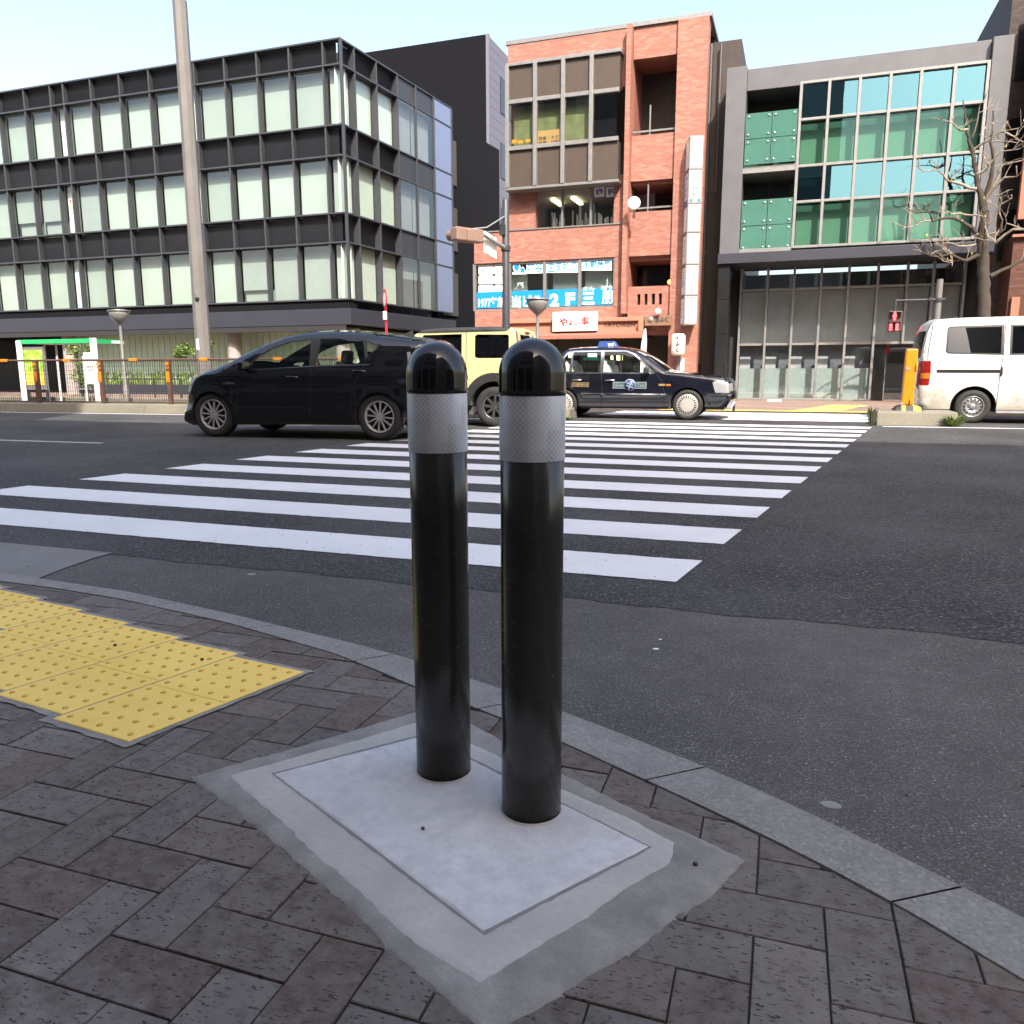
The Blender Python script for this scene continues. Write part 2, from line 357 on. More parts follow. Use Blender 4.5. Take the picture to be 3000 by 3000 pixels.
P('plastic_black', (.022,.022,.022), .5); P('chrome', (.62,.62,.62), .15, 1.0, .05); P('alloy', (.36,.36,.365), .32, .25, .1); P('alloy_mid', (.16,.16,.165), .3, .8); P('alloy_dark', (.05,.05,.052), .3, .7); P('steel_wheel', (.40,.40,.40), .35, .7, .15, 8); P('wheel_cover', (.40,.38,.35), .4, .3)
P('lamp_red', (.20,.008,.008), .12); P('lamp_smoke', (.20,.21,.23), .08, .3); P('lamp_clear', (.36,.365,.375), .08, .3); P('lamp_amber', (.40,.13,.02), .2); P('seat_dark', (.045,.045,.048), .8); P('seat_white', (.62,.63,.62), .8); P('cabin_dark', (.018,.018,.019), .8)
P('taxi_blue', (.015,.05,.20), .35); P('decal_teal', (.04,.085,.10), .4); P('decal_gold', (.26,.18,.06), .4); P('decal_silver', (.26,.28,.27), .35, .2); P('yellow_card', (.75,.68,.02), .5); P('teal_card', (.05,.50,.45), .5)
P('bark', (.048,.038,.029), .9, 0, .35, 14, .5); P('twig', (.27,.225,.175), .9, 0, .25, 20, .3); P('bud', (.45,.42,.10), .7); P('leaf_green', (.075,.12,.025), .6, 0, .4, 3); P('leaf_bright', (.13,.21,.03), .6, 0, .3, 3); P('leaf_pale', (.20,.23,.09), .6, 0, .3, 3)  # twig paler than bark: sunlight on thin branches put into the colour
P('plain_block', (.24,.23,.22), .7, var=.1, scale=.5); P('plain_tower', (.30,.27,.24), .7, var=.1, scale=.5); P('pebble', (.25,.243,.235), .8); P('pebble_dark', (.05,.05,.05), .8)
glass('clear_glass', (.86,.92,.88), 1.45, .02); glass('office_glass', (.84,.90,.865), 1.5, .05); glass('dark_glass', (.78,.81,.81), 1.5, .07); glass('green_glass', (.60,.86,.74), 1.5, .02, 0, (.5,.88,.8))
glass('vision_glass', (.30,.52,.46), 1.6, .36, 0, (.25,.50,.54)); m_frost(); glass('car_glass', (.86,.92,.88), 1.45, .02); glass('privacy_glass', (.055,.055,.05), 1.5, .03)
emit('signal_red', (1.0,.045,.05), 3.2); emit('tube_light', (1.0,.86,.45), 1.6); emit('bulb_warm', (1,.45,.1), 1.5); emit('ad_light', (1, 1, 1), .0)
def m_van():
    t = NT('paint_white'); v = t.coords(); sx = t.n('SeparateXYZ'); t.l(v, sx.inputs[0]); n = t.noise(v, 2.5, 6, .65)
    d = t.math('ADD', t.math('MULTIPLY', n, .9), t.math('MULTIPLY', sx.outputs[2], -.62)); c = t.mix(t.ramp(d, [(.05, (0,)*3), (.32, (.75,)*3)]), (.53,.53,.515), (.27,.235,.165))
    t.bsdf(c, .32, 0, None, 0, .01, .5, .5)
m_van()
def m_poster():
    t = NT('poster_art'); v = t.coords((1,1,1)); n = t.noise(v, 5.5, 4, .6); sx = t.n('SeparateXYZ'); tc = t.n('TexCoord'); t.l(tc.outputs['Object'], sx.inputs[0])
    up = t.math('MULTIPLY', sx.outputs[2], .62)
    a = t.ramp(n, [(.30, (.10,.30,.02)), (.5, (.30,.55,.04)), (.66, (.75,.78,.20))]); b = t.ramp(n, [(.30, (.75,.35,.05)), (.5, (.80,.66,.10)), (.68, (.62,.10,.07))])
    c = t.mix(t.ramp(up, [(.52, (0,)*3), (.62, (1,)*3)]), b, a)
    bs = t.bsdf(c, .3); bs.inputs['Emission Strength'].default_value = .04; t.l(c, bs.inputs['Emission Color'])
m_poster()
# ------------------------------------------------------------------ ground, road, pavement, kerbs
rng = random.Random(3)
g = MB().quad((-300,-200,-.03), (300,-200,-.03), (300,400,-.03), (-300,400,-.03)); struct('ground', g, MAT['earth'])
def line_y(x): return 3.17 + .012*math.sin(x*5.1) + .010*math.sin(x*13.7+1) + .006*math.sin(x*37)
xs = [-60, -12] + [-6 + .05*i for i in range(200)] + [8, 60]
g = MB()
for a, b in zip(xs, xs[1:]): g.quad((a, line_y(a), 0), (b, line_y(b), 0), (b, 24, 0), (a, 24, 0))
struct('road', g, MAT['asphalt'], weld=1e-4)
g = MB()
for a, b in zip(xs, xs[1:]): g.quad((a, -60, -.002), (b, -60, -.002), (b, line_y(b), -.002), (a, line_y(a), -.002))
struct('gutter_road', g, MAT['gutter_asphalt'], weld=1e-4)
# concrete gutter patch at the left
pts = [(-30,3.19), (-4.2,3.196), (-3.412,3.2), (-3.40,3.05), (-3.36,2.85), (-3.32,2.70), (-3.3,2.62), (-30,2.68)]
g = MB(); g.add([(x, y, .003) for x, y in pts], [tuple(range(len(pts)))]); struct('gutter_patch_road', g, MAT['gutter_concrete'])

def wavy_strip(p0, p1, q1, q0, z, step, amp, seed):      # quad p0->p1 near edge, q0->q1 far edge with ragged long edges
    r = random.Random(seed); n = max(2, int((Vector(p1)-Vector(p0)).length/step)); vs = []
    for i in range(n+1):
        t = i/n
        a = Vector(p0).lerp(Vector(p1), t); b = Vector(q0).lerp(Vector(q1), t)
        vs.append((a.x, a.y + r.uniform(-amp, amp), z)); vs.append((b.x, b.y + r.uniform(-amp, amp), z))
    return vs, [(2*i, 2*i+2, 2*i+3, 2*i+1) for i in range(n)]
uR = lambda v: -1.017 + .151*v
uL = lambda v: -6.897 + .157*v
for i in range(13):
    vt = 4.041 + .9*i; vb = vt - .457; g = MB()
    g.add(*wavy_strip((uL(vb), vb), (uR(vb), vb), (uR(vt), vt), (uL(vt), vt), .004, .05 if i < 4 else .2, .0045 if i < 4 else .006, i))
    tag(build('crosswalk_marking', g, MAT['road_paint']), kind='structure', group='white crossing stripes')
for i in range(3):
    vb = 16.25 + .98*i; vt = vb + .84; g = MB()
    g.quad((uL(vb), vb, .004), (uR(vb)+.25, vb, .004), (uR(vt)+.25, vt, .004), (uL(vt), vt, .004))
    tag(build('crosswalk_marking', g, MAT['road_paint']), kind='structure', group='white crossing stripes')
g = MB(); g.add(*wavy_strip((-16, 7.93), (-8.83, 8.24), (-8.83, 8.35), (-16, 8.04), .004, .05, .006, 77)); struct('lane_marking', g, MAT['worn_paint'])
def kerbY(x): return 15.4 + (x+4.2)*.083 + (max(0, -14-x))*.01
g = MB(); xs2 = [-45+.5*i for i in range(79)]
for a, b in zip(xs2, xs2[1:]): g.quad((a, kerbY(a)-.30, .004), (b, kerbY(b)-.30, .004), (b, kerbY(b)-.17, .004), (a, kerbY(a)-.17, .004))
struct('edge_line_marking', g, MAT['road_paint'])
g = MB().quad((1.42,15.0,.004), (2.9,15.08,.004), (2.9,15.22,.004), (1.42,15.14,.004)); g.quad((2.9,15.08,.004), (9,15.5,.004), (9,15.64,.004), (2.9,15.22,.004)); struct('edge_line_marking', g, MAT['road_paint'])

# far sidewalk, flush at the crossing
g = MB().quad((-60,19.75,.012), (60,19.75,.012), (60,60,.012), (-60,60,.012)); struct('sidewalk', g, MAT['walk_brick'])
g = MB()
for a, b in ((-60,-8.5), (2.6,60)): g.box(a, 19.45, -.02, b, 19.749, .14 if a > 0 else .15)
struct('kerb', g, MAT['median_concrete'], bevel=.02)
# yellow tactile strips across the road
g = MB()
for i in range(16): g.box(-3.2+.3*i, 19.76, .012, -3.2+.3*i+.293, 20.05, .02)
for i in range(12):
    x = -.05 + .085*i; y = 20.06 + .3*i
    for k in range(3): g.box(x+.3*k, y, .012, x+.3*k+.293, y+.293, .02)
tag(build('tactile_paving', g, MAT['tactile_yellow']), 'yellow tactile paving strip on the far sidewalk at the end of the crossing', 'tactile paving')

# median kerbs (a real step) with the concrete joints
def median(x0, x1, depth, h, cut, fy):
    g = MB(); n = max(1, round((x1-x0)/cut))
    for i in range(n):
        a = x0 + (x1-x0)*i/n; b = x0 + (x1-x0)*(i+1)/n - .008
        ya, yb = fy(a), fy(b)
        v = [(a,ya-.02,-.02),(b,yb-.02,-.02),(b,yb+depth,-.02),(a,ya+depth,-.02),(a,ya+.03,h),(b,yb+.03,h),(b,yb+depth-.03,h),(a,ya+depth-.03,h)]
        g.add(v, [(3,2,1,0),(4,5,6,7),(0,1,5,4),(1,2,6,5),(2,3,7,6),(3,0,4,7)])
    return g
tag(build('median_kerb', median(-46, -4.25, .62, .215, 2.0, kerbY), MAT['median_concrete'], bevel=.025), 'long pale concrete median kerb under the brown fence', 'median kerb')
tag(build('kerb_block', median(1.33, 2.62, .95, .245, 1.3, lambda x: 15.30+.1*(x-1.3)), MAT['median_concrete'], bevel=.03), 'short concrete kerb block by the weeds, under the orange marker post', 'kerb block')

# near kerb: curved granite band from the traced edges
up = [(-30,2.72), (-6,2.70), (-3.576,2.685), (-3.275,2.661), (-2.73,2.623), (-2.066,2.497), (-1.404,2.349), (-1.151,2.275), (-.914,2.187), (-.813,2.150), (-.58,2.050), (-.309,1.928), (-.157,1.853), (.025,1.752), (.213,1.634), (.376,1.525), (.75,1.24), (1.12,.82), (1.45,.2), (1.65,-.8), (1.72,-3), (1.72,-40)]
lo = [(-30,2.58), (-6,2.57), (-3.6,2.565), (-3.117,2.555), (-2.685,2.520), (-2.019,2.400), (-1.441,2.240), (-1.194,2.136), (-1.051,2.068), (-.841,1.995), (-.524,1.862), (-.349,1.772), (-.201,1.697), (-.011,1.594), (.135,1.506), (.26,1.42), (.62,1.13), (.98,.73), (1.30,.14), (1.50,-.82), (1.57,-3), (1.57,-40)]
def resample(P, step, closed=False):
    P = [Vector(p) for p in P]; out = []
    for a, b in zip(P, P[1:] + (P[:1] if closed else [])):
        n = max(1, math.ceil((b-a).length/step - 1e-6)); out += [a.lerp(b, i/n) for i in range(n)]
    if not closed: out.append(P[-1])
    return out
def arc_points(P, n):
    P = [Vector(p) for p in P]; L = [0]
    for a, b in zip(P, P[1:]): L.append(L[-1] + (b-a).length)
    out = []
    for k in range(n+1):
        s = L[-1]*k/n; i = max(j for j in range(len(P)-1) if L[j] <= s+1e-9); out.append(P[i].lerp(P[i+1], min(1, (s-L[i])/(L[i+1]-L[i]))))
    return out
near = [i for i in range(2, 19)]
U = arc_points([up[i] for i in near], 90); Lw = arc_points([lo[i] for i in near], 90)
g = MB(); zk = .009
for k0 in range(0, 90, 9):
    for k in range(k0, k0+9):
        e = .04 if k == k0+8 else 0; s0 = .04 if k == k0 else 0
        a, b = U[k].lerp(U[k+1], s0), U[k].lerp(U[k+1], 1-e); c, d = Lw[k].lerp(Lw[k+1], 1-e), Lw[k].lerp(Lw[k+1], s0)
        g.quad((d.x,d.y,zk), (c.x,c.y,zk), (b.x,b.y,zk-.003), (a.x,a.y,zk-.003))
        g.quad((a.x,a.y,zk-.003), (b.x,b.y,zk-.003), (b.x,b.y,-.02), (a.x,a.y,-.02)); g.quad((d.x,d.y,-.02), (c.x,c.y,-.02), (c.x,c.y,zk), (d.x,d.y,zk))
for A, B in ((0, 2), (18, 21)):
    for i in range(A, B): g.quad((lo[i][0],lo[i][1],zk), (lo[i+1][0],lo[i+1][1],zk), (up[i+1][0],up[i+1][1],zk-.003), (up[i][0],up[i][1],zk-.003))
struct('kerb', g, MAT['kerb_granite'], weld=1e-4)

def inside(p, P):
    x, y = p; c = False; n = len(P)
    for i in range(n):
        (x1, y1), (x2, y2) = P[i], P[(i+1) % n]
        if (y1 > y) != (y2 > y) and x < (x2-x1)*(y-y1)/(y2-y1)+x1: c = not c
    return c
pave = lo + [(-30,-40)]
g = MB(); g.add([(x, y, .0015) for x, y in pave], [tuple(range(len(pave)))]); struct('pavement_bed', g, MAT['joint_sand'])
# herringbone clay pavers
slab = [(-1.333,1.414), (-1.018,1.882), (-.965,1.965), (-.803,1.915), (-.485,1.732), (-.04,1.512), (-.10,1.375), (-.24,1.13), (-.375,.94), (-.565,1.04), (-.755,1.141), (-.945,1.237), (-1.19,1.355)]
tiles_poly = [(-1.60,1.49), (-1.44,2.09), (-3.4,2.52), (-3.4,1.85), (-1.95,1.52)]
a_ = .1165; bv = []; bf = []; tones = []; rp = random.Random(11)
ca, sa = math.cos(R_(.8)), math.sin(R_(.8))
def clip_half(P, a, n):            # keep the side of the line through a that n points to
    out = []
    for p, q in zip(P, P[1:] + P[:1]):
        dp, dq = (p-a).dot(n), (q-a).dot(n)
        if dp >= 0: out.append(p)
        if (dp >= 0) != (dq >= 0): out.append(p.lerp(q, dp/(dp-dq)))
    return out
LO2 = [Vector(p) for p in lo]
def brick(x, y, w, h):
    cx, cy = x+w/2, y+h/2; rot = lambda u, v: Vector((ca*u - sa*v, sa*u + ca*v)); c = rot(cx, cy)
    if not (-6.5 < c.x < 1.9 and -.6 < c.y < 2.9): return
    if c.y < -.2 and c.x < -3: return
    if inside(c, slab) and not any(not inside((c.x+dx, c.y+dy), slab) for dx in (-.09, .09) for dy in (-.09, .09)): return
    j = .0013 + rp.uniform(0, .0010); t = rp.uniform(-.006, .006)
    P = [rot(u - t*(v-cy), v + t*(u-cx)) for u, v in ((x+j, y+j), (x+w-j, y+j), (x+w-j, y+h-j), (x+j, y+h-j))]
    if not all(inside(p, pave) for p in P):
        if not any(inside(p, pave) for p in P): return
        for _ in range(2):
            bad = [p for p in P if not inside(p, pave)]
            if not bad: break
            best = min(range(len(LO2)-1), key=lambda k: pdist2(bad[0], LO2[k], LO2[k+1]))
            d = (LO2[best+1]-LO2[best]).normalized(); n = Vector((d.y, -d.x)); P = clip_half(P, LO2[best] + n*.003, n)
            if len(P) < 3: return
    ar = abs(sum(p.x*q.y - q.x*p.y for p, q in zip(P, P[1:]+P[:1])))/2
    if ar < .0006: return
    cc = sum(P, Vector((0,0)))/len(P); z = .0062 + rp.uniform(-.0012, .0012); tx, ty = rp.uniform(-.006, .006), rp.uniform(-.006, .006); b = len(bv); n = len(P)
    for ins, zz in ((0, -.002), (0, z-.0016), (.0017, z)):
        for p in P:
            q = p + (cc-p).normalized()*ins*1.3; bv.append((q.x, q.y, zz + ((q.x-cc.x)*tx + (q.y-cc.y)*ty if zz > 0 else 0)))
    F = [(b+n+i, b+n+(i+1) % n, b+2*n+(i+1) % n, b+2*n+i) for i in range(n)] + [(b+i, b+(i+1) % n, b+n+(i+1) % n, b+n+i) for i in range(n)] + [tuple(b+2*n+i for i in range(n))]
    bf.extend(F)
    r = rp.random(); base = (.158,.134,.116) if r < .45 else ((.138,.107,.087) if r < .78 else (.117,.080,.064)); k = rp.uniform(.78, 1.16)
    tones.extend([[c_*k for c_ in base]]*len(F))
def pdist2(p, a, b):
    d = b-a; t = max(0, min(1, (p-a).dot(d)/d.dot(d))); return (a + d*t - p).length
for i in range(-70, 40):
    for jn in range(-30, 40):
        t = (i - jn) % 4
        if t == 0: brick(i*a_, jn*a_, 2*a_, a_)
        elif t == 3: brick(i*a_, jn*a_, a_, 2*a_)
me = bpy.data.meshes.new('pavement'); me.from_pydata(bv, [], bf)
at_ = me.attributes.new('tone', 'FLOAT_COLOR', 'FACE')
at_.data.foreach_set('color', [c for tn in tones for c in (*tn, 1.0)])
me.update(); o = link_mesh('pavement', me, MAT['paver']); tag(o, kind='structure')

# ------------------------------------------------------------------ tactile tiles, each a thing
e1 = Vector((.150,.570)); e2 = Vector((-.312,.040)); o0 = Vector((-1.588,1.486))
def tactile(org, label):
    g = MB(); u = e2*.985; v = e1*.5*.998; n = 10; z0, z1 = -.001, .0125
    def P(a, b, z): q = org + u*a + v*b; return (q.x, q.y, z)
    i = .012
    g.add([P(0,0,z0),P(1,0,z0),P(1,1,z0),P(0,1,z0),P(0,0,z1-.002),P(1,0,z1-.002),P(1,1,z1-.002),P(0,1,z1-.002),P(i,i,z1),P(1-i,i,z1),P(1-i,1-i,z1),P(i,1-i,z1)],
          [(0,1,5,4),(1,2,6,5),(2,3,7,6),(3,0,4,7),(4,5,9,8),(5,6,10,9),(6,7,11,10),(7,4,8,11),(8,9,10,11)])
    for a in range(5):
        for b in range(5):
            q = org + u*(.1+.2*a) + v*(.1+.2*b)
            g.lathe([(.0092, z1-.0005), (.0084, z1+.0018), (.0062, z1+.0034), (.003, z1+.0040), (.0001, z1+.0040)], (q.x, q.y, 0), 'z', n, 1)
    return tag(build('tactile_tile', g, [MAT['tactile_yellow'], MAT['dome_shade_yellow']]), label, 'tactile tile', 'yellow dotted tactile tiles on the near pavement')
rows = [o0 + Vector((-.3075,.070))*i for i in range(7)]
words = ['first', 'second', 'third', 'fourth', 'fifth', 'sixth', 'seventh']
for i, q in enumerate(rows):
    for k in range(2):
        side = 'farther half, at the kerb' if k else 'nearer half'
        lab = ('corner yellow tactile tile of the strip closest to the bollards, ' + ('far half' if k else 'near half')) if i == 0 else f'yellow tactile tile in {words[i]} strip from the bollards, {side}'
        if i > 3 and k == 0: continue
        tactile(q + e1*.5*k, lab)
g = MB()          # mortar bed around the tiles
def bedq(q, grow, z):
    u = e2.normalized(); v = e1.normalized(); r = random.Random(int(q.x*1000)); P = []
    for a, b in ((-1,-1), (e2.length+1, -1), (e2.length+1, e1.length+1), (-1, e1.length+1)):
        pass
    c = [q - u*grow - v*grow, q + e2 + u*grow - v*grow, q + e2 + e1 + u*grow + v*grow, q + e1 - u*grow + v*grow]
    for p in resample(c, .03, True): P.append((p.x + r.uniform(-.005, .005), p.y + r.uniform(-.005, .005), z))
    g.add(P, [tuple(range(len(P)))])
for i, q in enumerate(rows): bedq(q, .021, .0092 + .0004*i)
struct('mortar_bed_pavement', g, MAT['old_mortar'], recalc=False)

# ------------------------------------------------------------------ concrete footing with its two mortar rims
shrink = lambda P: [(x*.9865, y*.9865) for x, y in P]
ft = thing('concrete_footing', 'pale new concrete slab with troweled rims holding the two black bollards', 'concrete slab', (-.6,1.5,0))
def slabmesh(P, z, amp, seed, step=.02, edge=1.0):
    r = random.Random(seed); Q = [(p.x + r.uniform(-amp, amp), p.y + r.uniform(-amp, amp)) for p in resample(P, step, True)]
    n = len(Q); ph = r.uniform(0, 9)
    Q = [(x + amp*1.2*math.sin(k*.41+ph)*math.sin(k*.13), y + amp*1.2*math.sin(k*.33+2*ph)) for k, (x, y) in enumerate(Q)]
    cx = sum(p[0] for p in Q)/n; cy = sum(p[1] for p in Q)/n; g = MB()
    prof = [(0, -.004), (.001, z*.35), (.008, z*.72), (.02, z*.93), (.034, z)]; v = []
    for ins, zz in prof:
        for x, y in Q: d = math.hypot(x-cx, y-cy); v.append((x + (cx-x)*ins/d*edge, y + (cy-y)*ins/d*edge, zz))
    m = len(prof)
    g.add(v, [(k*n+i, k*n+(i+1) % n, (k+1)*n+(i+1) % n, (k+1)*n+i) for k in range(m-1) for i in range(n)], 0, True); g.add(v[(m-1)*n:], [tuple(range(n))]); return g
build('outer_rim', slabmesh(shrink(slab), .0105, .003, 1), MAT['old_mortar'], ft)
mid = [(-1.253,1.449), (-.955,1.868), (-.766,1.815), (-.45,1.665), (-.172,1.53), (-.17,1.45), (-.30,1.22), (-.415,1.02), (-.588,1.082), (-.768,1.176), (-1.052,1.333)]
build('inner_rim', slabmesh(shrink(mid), .0125, .0025, 2), MAT['lip_concrete'], ft)
inn = [(-1.145,1.486), (-.902,1.786), (-.721,1.716), (-.228,1.489), (-.345,1.31), (-.458,1.139), (-.588,1.203), (-.92,1.372)]
jn = [((x+.687)*1.017-.687, (y-1.46)*1.017+1.46) for x, y in inn]
Q0 = resample([Vector(p) for p in shrink(inn)], .02, True); cq = sum(Q0, Vector((0,0)))/len(Q0); g = MB(); rj = random.Random(6); nq = len(Q0)
v0 = [q + (q-cq).normalized()*-.006 for q in Q0]; v1 = [q + (q-cq).normalized()*(.0025 + rj.uniform(-.002, .002)) for q in Q0]
g.add([(p.x, p.y, .0129) for p in v0] + [(p.x, p.y, .0129) for p in v1], [(i, (i+1) % nq, nq+(i+1) % nq, nq+i) for i in range(nq)])
build('joint', g, MAT['joint_mortar'], ft)
build('slab', slabmesh(shrink(inn), .0145, .0012, 3, .02, .4), MAT['new_concrete'], ft)

# ------------------------------------------------------------------ the two bollards
def bollard():
    t = thing('bollard', 'nearer and taller looking black bollard with silver reflective band', 'bollard', (-.4967,1.5206,.0145), 0, 'pair of black bollards on the concrete slab')
    r = .0646
    g = MB().lathe([(.0001,-.004), (r,-.004), (r,.30), (r,.62), (r,.90), (.0001,.90)], n=48); build('post', g, MAT['bollard_black'], t, True)
    g = MB().lathe([(r+.0012,.768), (r+.0018,.770), (r+.0018,.894), (r+.0012,.897)], n=48); build('reflective_band', g, MAT['reflective_sheet'], t, True)
    h0, rc = .896, .0671; pf = [(rc-.004,h0-.003), (rc,h0), (rc+.0006,h0+.004), (rc,h0+.012), (rc,h0+.042)]
    for k in range(1, 13):
        a = math.pi/2*k/12; pf.append((max(.0001, rc*math.cos(a)), h0+.042+rc*1.03*math.sin(a)))
    build('cap', MB().lathe(pf, n=56), MAT['cap_black'], t, True)
    g = MB().lathe([(r+.0005,-.002), (r+.005,-.002), (r+.003,.0012), (r+.0005,.004)], n=40); build('collar', g, MAT['lip_concrete'], t, True)
    return t
SK = .9855
b0 = bollard(); b1 = copy_tree(b0); b1.location = (-.749,1.616,.0145); b1['label'] = 'black bollard standing farther back on the slab, left of its twin'

# small stones and chips lying about
def stone(p, r, label, m='pebble', flat=.5, name='pebble', cat='pebble'):
    rr = random.Random(label); g = MB(); bm = bmesh.new(); bmesh.ops.create_icosphere(bm, subdivisions=2, radius=1)
    k = [rr.uniform(.7, 1.2) for _ in range(3)]
    for v in bm.verts: v.co = Vector((v.co.x*k[0], v.co.y*k[1], v.co.z*flat*k[2]))*r*rr.uniform(.85, 1.1)
    bm.verts.ensure_lookup_table(); g.add([(v.co.x+p[0], v.co.y+p[1], v.co.z+p[2]+r*flat*.6) for v in bm.verts], [tuple(v.index for v in f.verts) for f in bm.faces], 0, True); bm.free()
    return tag(build(name, g, MAT[m]), label, cat)
p = G(1239, 2430, .0145); stone((*p, .0145), .0055, 'tiny dark pebble on the concrete slab left of the bollards', 'pebble_dark', .8)
p = G(2037, 2535, .0105); stone((*p, .0105), .006, 'tiny dark pebble on the slab rim toward the kerb', 'pebble_dark', .8)
p = G(2434, 2355); stone((*p, -.004), .022, 'pale flat stone chip lying on the asphalt near the kerb', 'pebble', .14, 'stone_chip', 'stone chip')
p = G(1935, 1871); stone((*p, -.004), .016, 'upper of two white petal-like chips on the asphalt', 'white_board', .1, 'stone_chip', 'stone chip')
p = G(1922, 1899); stone((*p, -.004), .016, 'lower of two white petal-like chips on the asphalt', 'white_board', .1, 'stone_chip', 'stone chip')
p = G(737, 1681); stone((*p, -.004), .022, 'small pale chip on the asphalt above the yellow tiles', 'pebble', .1, 'stone_chip', 'stone chip')
p = G(337, 1892, .0125); stone((*p, .0125), .006, 'tiny dark pebble on the yellow tiles', 'pebble_dark', .8)
p = G(592, 1934, .0125); stone((*p, .0125), .006, 'dark pebble on the yellow tile near the kerb corner', 'pebble_dark', .8)
p = G(2150, 2405); stone((*p, -.004), .010, 'bright speck of stone on the asphalt next to the kerb', 'sign_white', .3)
rg = random.Random(21); g = MB()
for _ in range(500):
    x, y = rg.uniform(-4.5, 4), rg.uniform(1.7, 4.5)
    if inside((x, y), pave) and rg.random() < .8: continue
    r = rg.uniform(.001, .0028); c = (x, y, .004 + r*.3); g.obox(c, (r,0,0), (0,r,0), (0,0,r*.6), rg.choice((0,1,1,1,1)))
tag(build('road_grit_gravel', g, [MAT['pebble'], MAT['pebble_dark']]), kind='stuff')
# ------------------------------------------------------------------ left office building: fins, spandrels, blinds behind glass
YF = 26.0
ob = thing('office_building', 'dark grey office building with rows of pale green blinds behind projecting metal fins, left', 'office building', (-24, 27, 0))
xm = [-15.48,-16.19,-17.57,-18.93,-20.34,-21.70,-22.39,-23.81,-25.24,-26.68,-28.08,-28.77,-30.18,-31.63,-33.05,-34.5,-35.95,-36.65,-38.1]
wrows = [(3.53,5.51),(6.51,8.44),(9.45,11.40)]; srows = [(5.51,6.51),(8.44,9.45),(11.40,12.2)]
sX = lambda Y: -15.48 + .075*(Y-YF)          # the side face along the side street
def sy(px, py=560):                       # where a ray meets that face
    d = ray(px, py); t = (-15.48 - .075*YF) / (d.x - .075*d.y); return d.y*t
ym = [YF, sy(1051), sy(1113), sy(1172), sy(1224), sy(1275), sy(1326)]
GY, BY, FY = YF+.20, YF+.36, YF           # glass, blind and fin-front planes
nr = Vector((1, -.075, 0)).normalized(); dr = Vector((.075, 1, 0)).normalized()
core = MB(); core.box(-46, YF+.85, 2.62, -16.0, YF+14, 12.1); build('wall', core, MAT['inner_dark'], ob)
r5 = random.Random(5)
grey_cells = {(1,11),(1,9),(0,1),(0,2),(0,3)}
for ri, (z0, z1) in enumerate(wrows):
    for k in range(len(xm)-1):
        x1, x0 = xm[k], xm[k+1]; narrow = (x1-x0) < .75
        zl = z0+.02 + (r5.uniform(.25, .7) if r5.random() < .04 else 0); b = MB(); b.box(x0+.05, BY, zl, x1-.05, BY+.02, z1-.02); b.box(x0+.05, BY+.12, z0, x1-.05, BY+.13, zl)
        g = (ri, k) in grey_cells
        w = build('window', b, MAT['blind_grey'] if g else (MAT['blind_white'] if narrow and k > 0 else MAT['blind_green']), ob)
        tt = r5.uniform(-.006, .006); p = MB(); p.quad((x0+.035, GY+tt, z0+.03), (x1-.035, GY-tt, z0+.03), (x1-.035, GY-tt, z1-.03), (x0+.035, GY+tt, z1-.03))
        build('pane', p, MAT['office_glass'], w, recalc=False)
    for k in range(5):
        a = Vector((sX(ym[k]), ym[k], 0)) + dr*.05; c = Vector((sX(ym[k+1]), ym[k+1], 0)) - dr*.05
        b = MB(); off = nr*-.30
        b.prism([(0, z0+.02), (1, z0+.02), (1, z1-.02), (0, z1-.02)], lambda u, v, d: tuple(a.lerp(c, u) + off + nr*d + Vector((0,0,v))), 0, .02)
        w = build('window', b, MAT['blind_pale'] if k < 3 else MAT['blind_grey'], ob); p = MB(); off = nr*(-.19 if k < 3 else -.03)
        p.add([tuple(a.lerp(c, u) + off + Vector((0,0,v))) for u, v in ((0,z0+.03),(1,z0+.03),(1,z1-.03),(0,z1-.03))], [(0,1,2,3)])
        build('pane', p, MAT['office_glass'] if k < 3 else MAT['dark_glass'], w, recalc=False)
sp = MB()
for z0, z1 in srows:
    n = 14
    for i in range(n):                     # louvred spandrels
        a, b = z0+.05 + (z1-z0-.1)*i/n, z0+.05 + (z1-z0-.1)*(i+1)/n
        sp.add([(-38.1,GY+.02,a),(-15.75,GY+.02,a),(-15.75,GY-.012,b),(-38.1,GY-.012,b),(-38.1,GY+.02,b),(-15.75,GY+.02,b)], [(0,1,2,3),(3,2,5,4)])
        q = [Vector((sX(y), y, 0)) + nr*o + Vector((0,0,z)) for y, o, z in ((YF+.25,-.28,a),(ym[3],-.28,a),(ym[3],-.248,b),(YF+.25,-.248,b),(YF+.25,-.28,b),(ym[3],-.28,b))]
        sp.add([tuple(v) for v in q], [(0,1,2,3),(3,2,5,4)])
    A = Vector((sX(ym[3]), ym[3], 0)); B = Vector((sX(ym[5]), ym[5], 0))
    sp.add([tuple(v) for v in (A+nr*-.06+Vector((0,0,z0)), B+nr*-.06+Vector((0,0,z0)), B+nr*-.06+Vector((0,0,z1)), A+nr*-.06+Vector((0,0,z1)))], [(0,1,2,3)])
build('spandrel_panel', sp, MAT['spandrel'], ob, recalc=False)
fr = MB(); zb, zt = 3.53, 12.2
for x in xm[1:]: fr.box(x-.032, FY, zb, x+.032, GY+.05, zt)
for z in [3.53,5.51,6.51,8.44,9.45,11.40,12.2]: fr.box(-38.1, FY-.02, z-.03, -15.45, GY+.06, z+.03)
fr.box(-15.52, FY-.01, zb, -15.43, FY+.09, zt)
for k in (1, 2, 3):
    c = Vector((sX(ym[k]), ym[k], 0)); fr.obox(c + nr*-.13 + Vector((0,0,(zb+zt)/2)), nr*.14, dr*.035, (0,0,(zt-zb)/2))
